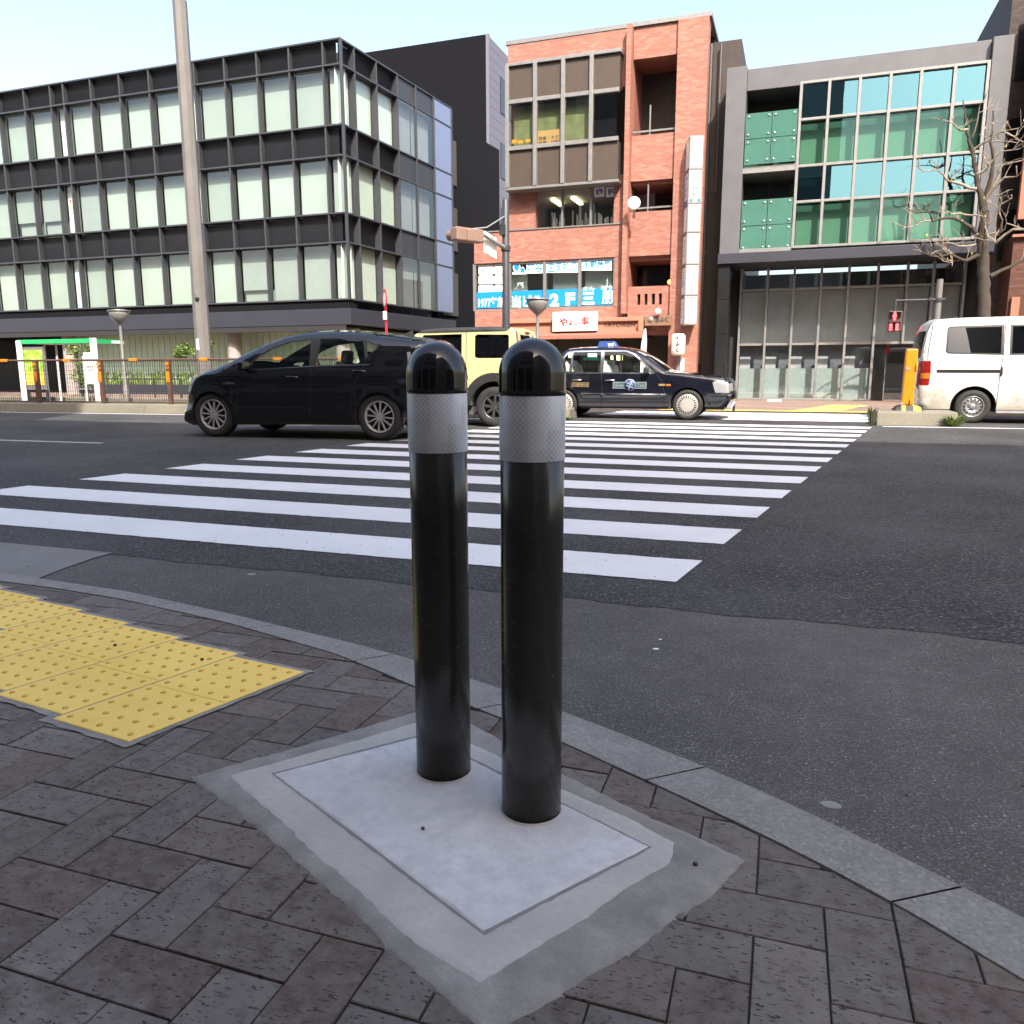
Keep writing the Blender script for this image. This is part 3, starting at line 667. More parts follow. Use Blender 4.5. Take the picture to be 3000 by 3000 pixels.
for k in (4, 5, 6):
    c = Vector((sX(ym[k]), ym[k], 0)); fr.obox(c + nr*-.03 + Vector((0,0,(zb+zt)/2)), nr*.04, dr*.05, (0,0,(zt-zb)/2))
for z in [3.53,5.51,6.51,8.44,9.45,11.40,12.2]:
    a, b = Vector((sX(YF), YF, z)), Vector((sX(ym[3]), ym[3], z)); c = (a+b)/2; fr.obox(c + nr*-.13, nr*.145, dr*(b-a).length/2, (0,0,.032))
    a, b = Vector((sX(ym[3]), ym[3], z)), Vector((sX(ym[6]), ym[6], z)); c = (a+b)/2; fr.obox(c + nr*-.03, nr*.035, dr*(b-a).length/2, (0,0,.025))
build('facade_fin_frame', fr, MAT['fin_metal'], ob, bevel=.006)
fb = MB()
for z0, z1 in wrows + srows:
    a, b = Vector((sX(ym[5]+.05), ym[5]+.05, 0)), Vector((sX(ym[6]-.05), ym[6]-.05, 0))
    fb.add([tuple(v) for v in (a+nr*-.02+Vector((0,0,z0+.03)), b+nr*-.02+Vector((0,0,z0+.03)), b+nr*-.02+Vector((0,0,z1-.03)), a+nr*-.02+Vector((0,0,z1-.03)))], [(0,1,2,3)])
build('corner_glass', fb, MAT['panel_blue'], ob, recalc=False)  # plain flat blue on the corner glass column
# dark recessed end of the side face
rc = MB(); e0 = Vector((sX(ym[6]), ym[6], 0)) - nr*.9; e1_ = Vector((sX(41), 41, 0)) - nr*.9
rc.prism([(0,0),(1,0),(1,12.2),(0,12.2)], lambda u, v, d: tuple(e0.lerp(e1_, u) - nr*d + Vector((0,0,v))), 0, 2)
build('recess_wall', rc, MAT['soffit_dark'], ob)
for z0, z1 in wrows:
    q = MB(); a = e0 + dr*.5 + nr*.02; b = a + dr*1.5
    q.prism([(0,z0),(1,z0),(1,z1),(0,z1)], lambda u, v, d: tuple(a.lerp(b, u) + nr*d + Vector((0,0,v))), 0, .05); build('window', q, MAT['lobby'], ob)
# fascia over the ground floor, soffit, set-back ground floor and columns
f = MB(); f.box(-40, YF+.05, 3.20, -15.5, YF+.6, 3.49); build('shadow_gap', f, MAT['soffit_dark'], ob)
f = MB(); f.box(-40, YF-.12, 2.62, -15.35, YF+.4, 3.20); a, b = Vector((-15.35, YF+.4, 0)), Vector((sX(34)+.13, 34, 0))
f.prism([(0,2.62),(1,2.62),(1,3.2),(0,3.2)], lambda u, v, d: tuple(a.lerp(b, u) - nr*d + Vector((0,0,v))), 0, .4)
build('fascia', f, MAT['fascia_grey'], ob, bevel=.01)
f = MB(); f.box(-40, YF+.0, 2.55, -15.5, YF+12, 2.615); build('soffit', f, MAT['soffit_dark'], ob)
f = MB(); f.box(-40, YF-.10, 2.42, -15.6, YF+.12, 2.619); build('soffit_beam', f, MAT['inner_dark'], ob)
g0 = MB(); x = -15.9
xl_ = xat(222, 1050, 27.3)
while x > xl_: g0.box(x-.30, 27.3, .35, x-.014, 27.4, 2.56); x -= .31
g0.box(xl_, 27.42, 0, -15.95, 27.5, 2.56)
yy = 27.6
while yy < 34: xx = sX(yy)-1.0; g0.box(xx-.1, yy, .35, xx, yy+.5, 2.56); yy += .52
build('ground_floor_glazing', g0, MAT['ground_panel'], ob)
f = MB(); f.box(xl_, 26.9, 0, -15.95, 27.29, .42); build('planter_wall', f, MAT['fascia_grey'], ob, bevel=.01)
f = MB(); f.box(-60, 32, 0, xl_, 32.2, 2.55); build('lobby_wall', f, MAT['inner_dark'], ob)
for px in (203, 687, 1006):
    x = xat(px, 1000, 26.6); build('column', MB().lathe([(.28,0),(.28,2.55)], (x, 26.6, 0), n=28), MAT['column_stone'], ob)
for px in (25, 92, 135):
    x, z = at(px, 981, 27.5); build('downlight', MB().lathe([(.0001,0),(.07,0),(.08,.02)], (x, 27.5, 2.53), n=12), MAT['tube_light'], ob)
for x0, x1, zz in ((-24.9,-24.75,7.85),):
    q = MB(); cx = (xm[10]+xm[11])/2
    q.add([(cx-.06, GY-.004, 7.86), (cx+.06, GY-.004, 7.86), (cx, GY-.004, 7.70)], [(0,2,1)]); build('rescue_mark', q, MAT['letter_red'], ob, recalc=False)
    cx = (xm[5]+xm[6])/2
    q = MB(); q.add([(cx-.06, GY-.004, 7.86), (cx+.06, GY-.004, 7.86), (cx, GY-.004, 7.70)], [(0,2,1)]); build('rescue_mark', q, MAT['letter_red'], ob, recalc=False)

# ------------------------------------------------------------------ lavender building deeper in the side street
YL = 44.0; xl0, xl1 = xat(1358, 600, YL), xat(1430, 600, YL)
lb = thing('side_street_building', 'building with front darkened for shade and lavender grey siding deep in the side street, between office and brick building', 'building', (xl1, YL, 0))
f = MB(); f.box(xl0-8, YL, 0, xl1, YL+.4, 19); build('front_wall', f, MAT['shaded_wall'], lb)  # wall colour carries the side-street shade
f = MB()
for i in range(38): f.box(xl1-.3, YL+.41, .5*i, xl1+.02, YL+30, .5*i+.485)
build('siding_wall', f, MAT['siding_lavender'], lb)
f = MB(); f.box(xl1-.05, YL-.06, 0, xl1+.12, YL+.12, 19); build('corner_trim', f, MAT['siding_lavender'], lb)
for i in range(5):
    for j in range(6):
        q = MB(); q.box(xl1, YL+2.0+4.6*j, 1.4+3.55*i, xl1+.06, YL+5.4+4.6*j, 3.3+3.55*i); build('window', q, MAT['window_dark'], lb)

# ------------------------------------------------------------------ red brick building with signs
rb = thing('brick_building', 'orange red brick building with shop, window lettering and open stair landings', 'brick building', (-7, 26, 0))
X0, XR = -10.58, -5.36
zc = lambda px, py, Y=26: at(px, py, Y)[1]
zWT, zWB = 4.53, 2.98                      # window strip
br = MB()
br.box(X0, 26, zWT, XR, 26.3, 5.52)                       # band over the lettered windows
br.box(X0, 26.02, 2.0, -9.45, 26.3, zWB)                   # below left
br.box(-9.45, 26.02, 2.62, XR, 26.3, zWB-.001)
br.box(X0, 26.30, 0, X0+.3, 38, 5.50)                       # flank
br.box(-5.74, 26.01, zWB, XR, 26.3, zWT-.001)
br.box(-5.45, 25.72, 2.75, -5.30, 26.3, 11.2)               # projecting pier edge
br.box(-9.35, 26.05, 5.52, -8.42, 26.3, 6.85)               # by the upper window
br.box(-9.35, 26.31, 5.52, -9.05, 38, 11.0)
br.box(-5.80, 26.0, 5.521, -5.451, 26.3, 6.85)
br.box(-9.35, 26.05, 6.85, -5.451, 26.3, 7.0); br.box(-9.35, 26.0, 9.55, -5.451, 26.3, 11.2)
br.box(X0, 26.3, 5.2, XR, 38, 5.50)                         # terrace slab
build('wall', br, MAT['red_brick'], rb)
pa0, pa1 = zc(1900, 527), zc(1900, 393); pb0, pb1 = zc(1900, 748), zc(1900, 618); pc1 = zc(1900, 838); pc0 = zc(1900, 915)
for a_z, b_z in ((pa0, pa1), (pb0, pb1), (10.3, 11.2)): build('stair_parapet', MB().box(-5.29, 26.05, a_z, -3.95, 26.2, b_z), MAT['red_brick'], rb)
st = MB()
x = -5.29; sl = [(xat(a, 875, 26.05), xat(b, 875, 26.05)) for a, b in ((1867,1876),(1888,1897),(1909,1919),(1930,1939))]
zs0, zs1 = zc(1900, 892), zc(1900, 860)
for a, b in sl + [(-3.95, None)]: st.box(x, 26.05, zs0, a, 26.2, zs1); x = b
st.box(-5.29, 26.05, zs1, -3.95, 26.2, pc1); st.box(-5.29, 26.05, 2.35, -3.95, 26.2, zs0)
build('stair_parapet', st, MAT['red_brick'], rb)
st = MB(); st.box(-3.95, 25.95, 0, -3.05, 26.4, 11.2); build('pier', st, MAT['red_brick'], rb)
st = MB(); st.box(-5.4, 27.6, 0, -3.05, 27.8, 11.2); build('landing_wall', st, MAT['umber_wall'], rb)
st = MB()
for z in (pb0+.02, pa0+.05, pc1-1.0, 10.5): build('landing_slab', MB().box(-5.29, 26.21, z-.15, -3.95, 27.59, z), MAT['peach_dark'], rb)
build('landing_side_wall', MB().box(-5.44, 26.31, 2.6, -5.295, 28, 11.15), MAT['peach_dark'], rb)
st = MB()
for zz in (zc(1900, 606), zc(1900, 380)):
    st = MB().bar((-5.29, 26.15, zz), (-3.95, 26.15, zz), .05, .05).bar((-4.75, 26.16, zz-.3), (-4.75, 26.16, zz+.75), .04, .04); build('landing_rail', st, MAT['alu'], rb)
for a, b, z0, z1 in ((1870, 1945, 800, 770),):
    q = MB(); q.box(xat(1868, 800, 27.5), 27.5, zc(1900, 836, 27.5), xat(1955, 800, 27.5), 27.58, zc(1900, 768, 27.5)); build('window', q, MAT['window_dark'], rb)
q = MB(); q.box(xat(1872, 600, 27.5), 27.5, zc(1900, 640, 27.5), xat(1918, 600, 27.5), 27.56, zc(1900, 565, 27.5)); build('window', q, MAT['grey_blind'], rb)
q = MB(); x, z = at(1962, 826, 27.0); q.lathe([(.0001,-.08),(.06,-.05),(.08,0),(.06,.05),(.0001,.08)], (x, 27.0, z), n=12); build('wall_light', q, MAT['bulb_warm'], rb)
# dark interiors behind the windows
q = MB(); q.box(-10.2, 27.3, 2.4, -5.45, 27.4, 5.1); build('interior_wall', q, MAT['grey_blind'], rb); q = MB(); q.box(-9.0, 29.0, 5.55, -5.5, 29.1, 7); build('interior_wall', q, MAT['lobby'], rb)
q = MB(); q.box(-9.2, 26.31, 6.72, -5.5, 29, 6.84); build('ceiling', q, MAT['grey_blind'], rb)
q = MB()
for px in (1625, 1684): x = xat(px, 580, 27.4); q.obox((x, 27.7, 6.66), (.07,0,0), (0,.55,0), (0,0,.03))
build('tube_lamp', q, MAT['tube_light'], rb)
# lettered window strip: four bays
edges = [xat(p, 830, 26.1) for p in (1392, 1494, 1597, 1699, 1802)]
for i in range(4):
    a, b = edges[i], edges[i+1]; fm = MB()
    for xx in ((a, b) if i == 3 else (a,)): fm.box(xx-.05, 26.03, zWB, xx+.05, 26.16, zWT-.002)
    fm.box(a+.051, 26.05, zWB, b-.051, 26.15, zWB+.06); fm.box(a+.051, 26.05, zWT-.07, b-.051, 26.15, zWT-.002)
    w = build('window', fm, MAT['alu'], rb); p = MB(); p.quad((a+.036, 26.10, zWB+.06), (b-.036, 26.10, zWB+.06), (b-.036, 26.10, zWT-.07), (a+.036, 26.10, zWT-.07)); build('pane', p, MAT['clear_glass'], w, recalc=False)
def W2(px, py, Y=26.09): x, z = at(px, py, Y); return Vector((x, Y, z))
def zoomA(x, y): return (1380 + x*.2329, 730 + y*.2329)
bd = MB()
for (x0, x1) in ((520, 710), (1035, 1335), (1440, 1770)):
    a = W2(*zoomA(x0, 300), 26.5); c = W2(*zoomA(x1, 560), 26.5); bd.box(a.x, 26.5, zWB, c.x, 26.53, 4.3)
build('roller_blind', bd, MAT['blind_white'], rb)
bn = MB()
for k in range(4): bn.box(edges[k]+.06, 26.085, zWB+.09, edges[k+1]-.05, 26.092, zWB+.62)
build('banner', bn, MAT['banner_blue'], rb)
tx = MB(); RX, UZ = (1,0,0), (0,0,1)
def sign_text(mb, s, zx0, zx1, zy0, zy1, conv, Y, mi=0, bold=0.0, shear=0.0):
    x0, _ = at(*conv(zx0, (zy0+zy1)/2), Y); x1, _ = at(*conv(zx1, (zy0+zy1)/2), Y)
    _, zt_ = at(*conv((zx0+zx1)/2, zy0), Y); _, zb_ = at(*conv((zx0+zx1)/2, zy1), Y)
    put_text(mb, s, (x0, Y, zb_), RX, UZ, x1-x0, zt_-zb_, mi, bold, shear)
for s, a, b, c, d, bo in (('1977年創', 95, 412, 600, 735, .022), ('当', 512, 628, 585, 735, .025), ('ビル', 655, 905, 575, 725, .03), ('2', 990, 1105, 560, 718, .05), ('F', 1190, 1308, 548, 705, .05), ('三', 1400, 1552, 540, 695, .05), ('朋', 1645, 1780, 520, 690, .02), ('さん', 1405, 1555, 470, 520, .03), ('ぽう', 1640, 1780, 455, 508, .03)):
    tx = MB(); sign_text(tx, s, a, b, c, d, zoomA, 26.08, 0, bo); build('window_lettering', tx, MAT['letter_white'], rb, recalc=False)
for s, a, b, c, d in (('四谷', 705, 905, 170, 300), ('生まれの', 955, 1345, 140, 292), ('不動産屋', 1400, 1765, 112, 264)):
    tx = MB(); q = [at(*zoomA(x, y), 26.086) for x, y in ((a-6, d+6), (b+6, d+2), (b+6, c-4), (a-6, c-8))]; tx.add([(x, 26.086, z) for x, z in q], [(0,1,2,3)], 0)
    sign_text(tx, s, a+8, b-8, c+10, d-10, zoomA, 26.078, 1, .014); build('window_lettering', tx, [MAT['letter_white'], MAT['letter_sky']], rb, recalc=False)
tx = MB()
# tree and house emblem of the window lettering
def zq(P, Y): return [(at(*zoomA(x, y), Y)[0], Y, at(*zoomA(x, y), Y)[1]) for x, y in P]
def disc(cx, cy, rx_, ry, n=20): return [(cx+rx_*math.cos(2*math.pi*i/n), cy+ry*math.sin(2*math.pi*i/n)) for i in range(n)]
for P, mi, Y in ((disc(573, 225, 48, 62), 0, 26.083), ([(520,318),(520,290),(600,285),(650,215),(700,285),(698,314)], 0, 26.081), (disc(573, 222, 34, 46), 1, 26.077), ([(545,200),(573,168),(602,200)], 1, 26.0765), ([(568,255),(578,255),(578,300),(568,300)], 1, 26.0765), ([(615,262),(648,228),(682,262)], 1, 26.077), ([(625,262),(672,262),(672,296),(625,296)], 1, 26.077)):
    q = zq(P, Y); tx.add(q, [tuple(range(len(q)))], mi)
build('window_emblem', tx, [MAT['letter_white'], MAT['banner_blue']], rb, recalc=False)
cards = MB(); ct = MB()
for (x0, x1) in ((95, 283), (292, 440)):
    for (y0, y1) in ((208, 318), (330, 440), (455, 568)):
        q = zq([(x0+10,y0),(x1-10,y0),(x1,y0+12),(x1,y1-12),(x1-10,y1),(x0+10,y1),(x0,y1-12),(x0,y0+12)], 26.088); cards.add(q, [tuple(range(8))])
for s, x0, x1, y0, y1 in (('事務所', 118, 262, 232, 288), ('店', 120, 150, 355, 410), ('舗', 222, 262, 352, 410), ('住宅', 120, 205, 490, 535), ('木', 320, 350, 225, 255)):
    sign_text(ct, s, x0, x1, y0, y1, zoomA, 26.082)
build('window_card', cards, MAT['letter_white'], rb, recalc=False); build('card_lettering', ct, MAT['letter_cyan'], rb, recalc=False)
# upper window and its dental lettering
def z3(x, y): return (1350 + x*.3882, 370 + y*.3882)
ue = [xat(*z3(x, 600), 26.15) for x in (555, 770, 985, 1200)]
for i in range(3):
    a, b = ue[i], ue[i+1]; fm = MB()
    for xx in ((a, b) if i == 2 else (a,)): fm.box(xx-.03, 26.06, 5.53, xx+.03, 26.2, 6.84)
    fm.box(a+.031, 26.1, 5.53, b-.031, 26.2, 5.58)
    w = build('window', fm, MAT['alu'], rb); p = MB(); p.quad((a+.026, 26.15, 5.58), (b-.026, 26.15, 5.58), (b-.026, 26.15, 6.84), (a+.026, 26.15, 6.84)); build('pane', p, MAT['dark_glass'], w, recalc=False)
q = MB(); t2 = MB()
for x0, x1, s in ((1010, 1082, '歯'), (1098, 1170, '科')):
    P = [(at(*z3(x, y), 26.13)) for x, y in ((x0, 535), (x1, 528), (x1, 455), (x0, 462))]; q.add([(x, 26.13, z) for x, z in P], [(0,1,2,3)])
    sign_text(t2, s, x0+10, x1-10, 468, 522, z3, 26.125, 0, .03)
build('window_card', q, MAT['letter_white'], rb, recalc=False); build('card_lettering', t2, MAT['letter_violet'], rb, recalc=False)
q = MB(); rr = random.Random(9)
for i in range(34):
    x = rr.uniform(-8.2, -5.9); h = rr.uniform(.25, .75); q.box(x, 26.45, 5.55, x+rr.uniform(.02, .05), 26.55, 5.55+h)
build('curtain_slat', q, MAT['sign_white'], rb)
# projecting bay with brown panels
by = 25.55; be = [xat(*z3(x, 300), by) for x in (352, 560, 768, 978, 1182)]
zS = zc(*z3(560, 455), by); zP = zc(*z3(560, 165), by); zU = 10.4
bay = MB(); bay.box(be[0]+.05, by+.08, zS+.05, be[4], 26.0, zP); build('bay_panel', bay, MAT['bronze_panel'], rb)
bay = MB()
for x in be[:4]: bay.box(x-.06, by-.06, zS+.02, x+.06, by+.10, zU)
bay.box(be[0]-.08, by-.04, zS-.06, be[4]+.05, 26.05, zS+.019); bay.box(be[0], by, zP, be[4], by+.12, zP+.12); bay.box(be[0], by, 9.3, be[4], by+.12, 9.42); bay.box(be[0]-.05, by-.02, zU, be[4]+.05, 26.0, zU+.1)
build('bay_frame', bay, MAT['alu'], rb, bevel=.008)
q = MB(); q.box(be[0], by+.07, 9.42, be[4], 25.99, zU); build('bay_panel', q, MAT['bronze_panel'], rb)
for i in range(4):
    p = MB(); p.quad((be[i]+.06, by+.05, zP+.12), (be[i+1]-.06, by+.05, zP+.12), (be[i+1]-.06, by+.05, 9.3), (be[i]+.06, by+.05, 9.3)); w = build('window', p, MAT['dark_glass'], rb, recalc=False)
q = MB(); q.box(be[0]+.1, by+.35, zP, be[3]-.1, by+.4, 9.3); build('bay_blind', q, MAT['leaf_pale'], rb)
q = MB()
for i, (x0, x1, y0, y1) in enumerate(((385, 420, 100, 130), (430, 470, 105, 130), (490, 525, 95, 120))):
    a, c = at(*z3(x0, y1), by+.04), at(*z3(x1, y0), by+.04); q.box(a[0], by+.035, a[1], c[0], by+.04, c[1])
build('window_card', q, MAT['orange_plastic'], rb)
q = MB(); a, c = at(*z3(580, 135), by+.04), at(*z3(745, 20), by+.04); q.box(a[0], by+.035, a[1], c[0], by+.04, c[1]); build('window_card', q, MAT['decal_gold'], rb)
q = MB()
for (y0, y1) in ((72, 100), (108, 132)): sign_text(q, '写真・ネガ' if y0 < 100 else '複写・印刷', 588, 738, y0, y1, z3, by+.03, 0, .02)
build('card_lettering', q, MAT['letter_dark'], rb, recalc=False)
# roof cap
build('roof_coping', MB().box(-9.42, 25.98, 11.2, -2.98, 38, 11.32), MAT['alu'], rb); build('terrace_coping', MB().box(X0-.04, 25.97, 5.521, XR-.0, 26.29, 5.56), MAT['alu'], rb)
q = MB(); q.box(-9.05, 26.35, 9.5, -5.46, 37.9, 11.15); q.box(-5.4, 27.85, 0, -3.06, 37.9, 11.15); build('rear_block', q, MAT['umber_wall'], rb)
# ground floor shop
sf = MB()
def Q2(x, y): return (1580 + x*.2588, 880 + y*.2588)
xs0, xs1 = -9.42, xat(*Q2(1185, 300), 25.9)
zf1, zf0 = 2.64, zc(*Q2(700, 345), 25.9)
sf.box(xs0, 25.9, zf0, xs1-.151, 26.0, zf1-.12); build('shop_fascia', sf, MAT['peach_panel'], rb)
sf = MB(); sf.box(xs0-.05, 25.80, zf1-.12, xs1, 26.01, zf1); sf.box(xs1-.15, 25.7, zf0-.05, xs1, 26.02, zf1-.121); build('shop_frame', sf, MAT['peach_panel'], rb, bevel=.01)
za = zc(*Q2(700, 430), 25.5); sf = MB()
sf.add([(xs0,25.9,zf0),(xs1,25.9,zf0),(xs1,25.42,zf0-.14),(xs0,25.42,zf0-.14),(xs1,25.42,za),(xs0,25.42,za),(xs1,25.9,za),(xs0,25.9,za)], [(0,1,2,3),(3,2,4,5),(5,4,6,7),(1,6,4,2),(0,3,5,7)])
build('awning', sf, MAT['peach_dark'], rb)
sf = MB()
for px in (410, 842): x, z = at(*Q2(px, 425), 25.7); sf.lathe([(.0001,.12),(.06,.1),(.09,0),(.09,-.06),(.0001,-.06)], (x, 25.7, z-.02), n=14)
build('awning_lamp', sf, MAT['inner_dark'], rb)
sf = MB(); sf.box(xs0, 28.5, 0, xs1, 28.6, 2.6); sf.box(xs0, 26.3, za+.05, xs1, 28.5, za+.15); sf.box(-5.0, 27.55, 0, -3.96, 27.6, 2.35); build('shop_interior', sf, MAT['lobby'], rb)
sf = MB()
for k in range(6): x = xs0 + .3 + .72*k; sf.box(x, 26.1, 0, x+.06, 26.16, za)
sf.box(xs0, 26.08, 0, xs1-.3, 26.2, .25); build('shop_front', sf, MAT['inner_dark'], rb)
sf = MB()
for x, z, w_ in ((-8.7, 1.35, .5), (-7.6, 1.4, .35), (-6.9, 1.38, .3), (-6.1, 1.3, .4)): sf.box(x, 27.3, z, x+w_, 27.35, z+.16)
build('interior_lamp', sf, MAT['tube_light'], rb)
sf = MB(); xw = xat(*Q2(1190, 400), 25.75); sf.add([(xw-.10,25.75,0),(xw+.02,25.75,0),(xw+.05,25.75,za-.1),(xw+.02,25.75,zf0+.05),(xw-.03,25.75,zf0-.05),(xw-.10,25.75,za-.25),(xw-.10,25.95,0),(xw+.02,25.95,0),(xw+.05,25.95,za-.1),(xw+.02,25.95,zf0+.05),(xw-.03,25.95,zf0-.05),(xw-.10,25.95,za-.25)], [(0,1,2,3,4,5),(11,10,9,8,7,6)] + [(i, (i+1) % 6, 6+(i+1) % 6, 6+i) for i in range(6)])
build('white_post', sf, MAT['sign_white'], rb)
sf = MB(); sf.box(-4.95, 26.25, 2.1, -3.95, 27.5, 2.35); build('passage_lintel', sf, MAT['red_brick'], rb)
t3 = MB(); sign_text(t3, 'YAYOIKEN', 722, 1085, 252, 296, Q2, 25.885, 0, .02, 0); build('fascia_lettering', t3, MAT['letter_dark'], rb, recalc=False)

# hanging signs, each a thing
def flat_sign(name, label, conv, x0, x1, y0, y1, Y, th, mat_, frame=None, cat='sign'):
    a = at(*conv(x0, (y0+y1)/2), Y); b = at(*conv(x1, (y0+y1)/2), Y); zt_ = zat(*conv((x0+x1)/2, y0), Y); zb_ = zat(*conv((x0+x1)/2, y1), Y)
    t = thing(name, label, cat, ((a[0]+b[0])/2, Y+th, zb_)); g = MB(); g.box(a[0], Y, zb_, b[0], Y+th, zt_); build('board', g, MAT[mat_], t, bevel=.008)
    return t
ss = flat_sign('shop_sign', 'white rectangular shop sign with red brush lettering on the peach fascia', Q2, 150, 645, 128, 348, 25.60, .25, 'sign_white')
t4 = MB()
for s, a, b, c, d in (('や', 222, 320, 195, 298), ('よ', 328, 385, 215, 285), ('い', 395, 462, 232, 282), ('軒', 480, 598, 180, 285)): sign_text(t4, s, a, b, c, d, Q2, 25.595, 0, .018 if s == '軒' else .04)
build('lettering', t4, MAT['letter_red'], ss, recalc=False)
t4 = MB(); a = at(*Q2(215, 318), 25.595); b = at(*Q2(600, 318), 25.595); t4.box(a[0], 25.593, a[1]-.01, b[0], 25.596, a[1]+.008); build('underline', t4, MAT['leaf_pale'], ss)
ws = flat_sign('wooden_sign', 'brown wooden board sign with dark brush kana over the passage', Q2, 1192, 1500, 172, 285, 25.80, .08, 'wood_sign')
t4 = MB()
for s, a, b, c, d in (('お', 1310, 1365, 190, 250), ('ふ', 1368, 1410, 190, 245), ('く', 1415, 1460, 185, 250)): sign_text(t4, s, a, b, c, d, Q2, 25.795, 0, .05)
build('lettering', t4, MAT['letter_dark'], ws, recalc=False)
t4 = MB(); c = at(*Q2(1258, 218), 25.795); t4.lathe([(.0001,0),(.09,0),(.09,.004),(.0001,.004)], (c[0], 25.79, c[1]), 'y', 18); build('bowl_emblem', t4, MAT['sign_frame'], ws)
gl = thing('globe_lamp', 'small round white globe lamp above the wooden sign', 'lamp', (*[xat(*Q2(1342, 128), 25.75)], 25.75, zat(*Q2(1342, 128), 25.75)))
rg_ = .105; build('globe', MB().lathe([(max(.0001, rg_*math.sin(math.pi*i/12)), -rg_*math.cos(math.pi*i/12)) for i in range(13)], n=20), MAT['sign_white'], gl, True)
build('bracket', MB().tube([(0,.09,0), (0,.3,-.02)], .02), MAT['dark_metal'], gl, True)
# tall stacked box sign, turned to the crossing
SY = 25.35; bx, _ = at(2011, 700, SY); zt_, zb_ = zat(2011, 398, SY), zat(2011, 953, SY)
bs = thing('projecting_sign', 'tall stacked white box sign projecting from the right edge of the brick building', 'sign', (bx, SY, zb_))
ar = R_(17); rx_ = Vector((math.cos(ar), math.sin(ar), 0)); ly = Vector((-math.sin(ar), math.cos(ar), 0)); wF, wS = .41, .62
def bsbox(mb, u0, u1, v0, v1, z0, z1, mi=0):
    c = rx_*((u0+u1)/2) + ly*((v0+v1)/2); mb.obox((bx+c.x, SY+c.y, (z0+z1)/2), rx_*((u1-u0)/2), ly*((v1-v0)/2), (0,0,(z1-z0)/2), mi)
zz = [zt_] + [zat(2011, y, SY) for y in (497, 598, 682, 776, 867)] + [zb_]
for i in range(6):
    z1, z0 = zz[i], zz[i+1]; g = MB(); bsbox(g, 0, wF, 0, wS, z0+.008, z1-.008); cab = build('cabinet', g, MAT['sign_frame'], bs, bevel=.012)
    g = MB(); bsbox(g, .05, wF-.035, -.006, .01, z0+.07, z1-.07); build('front_panel', g, MAT['sign_white'], cab, bevel=.004)
    g = MB(); bsbox(g, -.006, .01, .09, wS-.06, z0+.07, z1-.07); build('side_panel', g, MAT['sign_white'], cab, bevel=.004)
    g = MB(); H_ = z1-z0
    def stext(s, side, hs, he, mi=0, wd=.6, bold=.03):
        n = len(s); 
        for k, ch in enumerate(s):
            z_hi = z1 - .09 - (H_-.18)*(hs + (he-hs)*k/n); z_lo = z_hi - (H_-.18)*(he-hs)/n*.8
            if side == 'f': o_ = Vector((bx, SY, 0)) + rx_*(.05+(wF-.085)*(1-wd)/2) - ly*.008; put_text(g, ch, (o_.x, o_.y, z_lo), rx_, UZ, (wF-.085)*wd, z_hi-z_lo, mi, bold)
            else: o_ = Vector((bx, SY, 0)) - rx_*.008 + ly*(.09+(wS-.15)*(1+wd)/2); put_text(g, ch, (o_.x, o_.y, z_lo), -ly, UZ, (wS-.15)*wd, z_hi-z_lo, mi, bold)
    if i == 1: stext('細', 'f', .06, .22, 0); stext('歯科', 'f', .5, .86, 0); stext('細川歯科', 's', .05, .88, 1); bsbox(g, .055, .14, -.009, -.006, z0+.07, z0+.15, 0); bsbox(g, wF-.13, wF-.04, -.009, -.006, z0+.07, z0+.15, 0); bsbox(g, -.009, -.006, .1, wS-.07, z0+.07, z0+.15, 1)
    if i == 3: stext('東京人会', 's', .08, .8, 2, .35, .01)
    if i == 4: stext('三朋', 's', .1, .8, 1, .45, .02)
    if i == 5: stext('やよい軒', 's', .1, .85, 3, .5, .03)
    if g.v: build('lettering', g, [MAT['letter_blue'], MAT['letter_violet'], MAT['letter_dark'], MAT['letter_red']], cab, recalc=False)
g = MB()
for z in zz[1:6]: bsbox(g, .15, .25, wS-.01, wS+.35, z-.04, z+.04)
build('bracket', g, MAT['dark_metal'], bs)
# lantern sign
LX, _ = at(1987, 1010, 25.6); l0, l1 = zat(1987, 1041, 25.6), zat(1987, 978, 25.6)
ls = thing('lantern_sign', 'small rounded cream lantern sign hung under the tall box sign', 'sign', (LX, 25.6, l0)); hh = l1-l0
build('lantern', MB().lathe([(.0001,0),(.15,.0),(.205,.04),(.215,hh*.25),(.215,hh*.75),(.205,hh-.04),(.15,hh),(.0001,hh)], n=24), MAT['lantern_paper'], ls, True)
t4 = MB(); t4.add([(-.05,-.222,hh*.86),(.05,-.222,hh*.86),(0,-.222,hh*.72)], [(0,1,2)], 1); put_text(t4, 'ふ', (-.06,-.222,hh*.42), RX, UZ, .14, hh*.24, 0, .05); put_text(t4, 'く', (-.05,-.222,hh*.12), RX, UZ, .12, hh*.24, 0, .05)
build('lettering', t4, [MAT['letter_dark'], MAT['letter_red']], ls, local=True, recalc=False)
build('bracket', MB().tube([(0,.2,hh*.5), (0,.36,hh*.5)], .03), MAT['dark_metal'], ls, True)
vs_ = thing('vertical_sign', 'narrow white upright sign strip at street level below the lantern', 'sign', (xat(1997, 1070, 25.8), 25.8, .3)); g = MB(); a = xat(1993, 1070, 25.8); b = xat(2003, 1070, 25.8); g.box(a, 25.8, .35, b, 25.94, zat(1997, 1050, 25.8)); build('board', g, MAT['sign_white'], vs_); g = MB(); g.box(a-.12, 25.82, .012, a-.002, 25.94, zat(1997, 1047, 25.8)); build('post', g, MAT['sign_frame'], vs_)
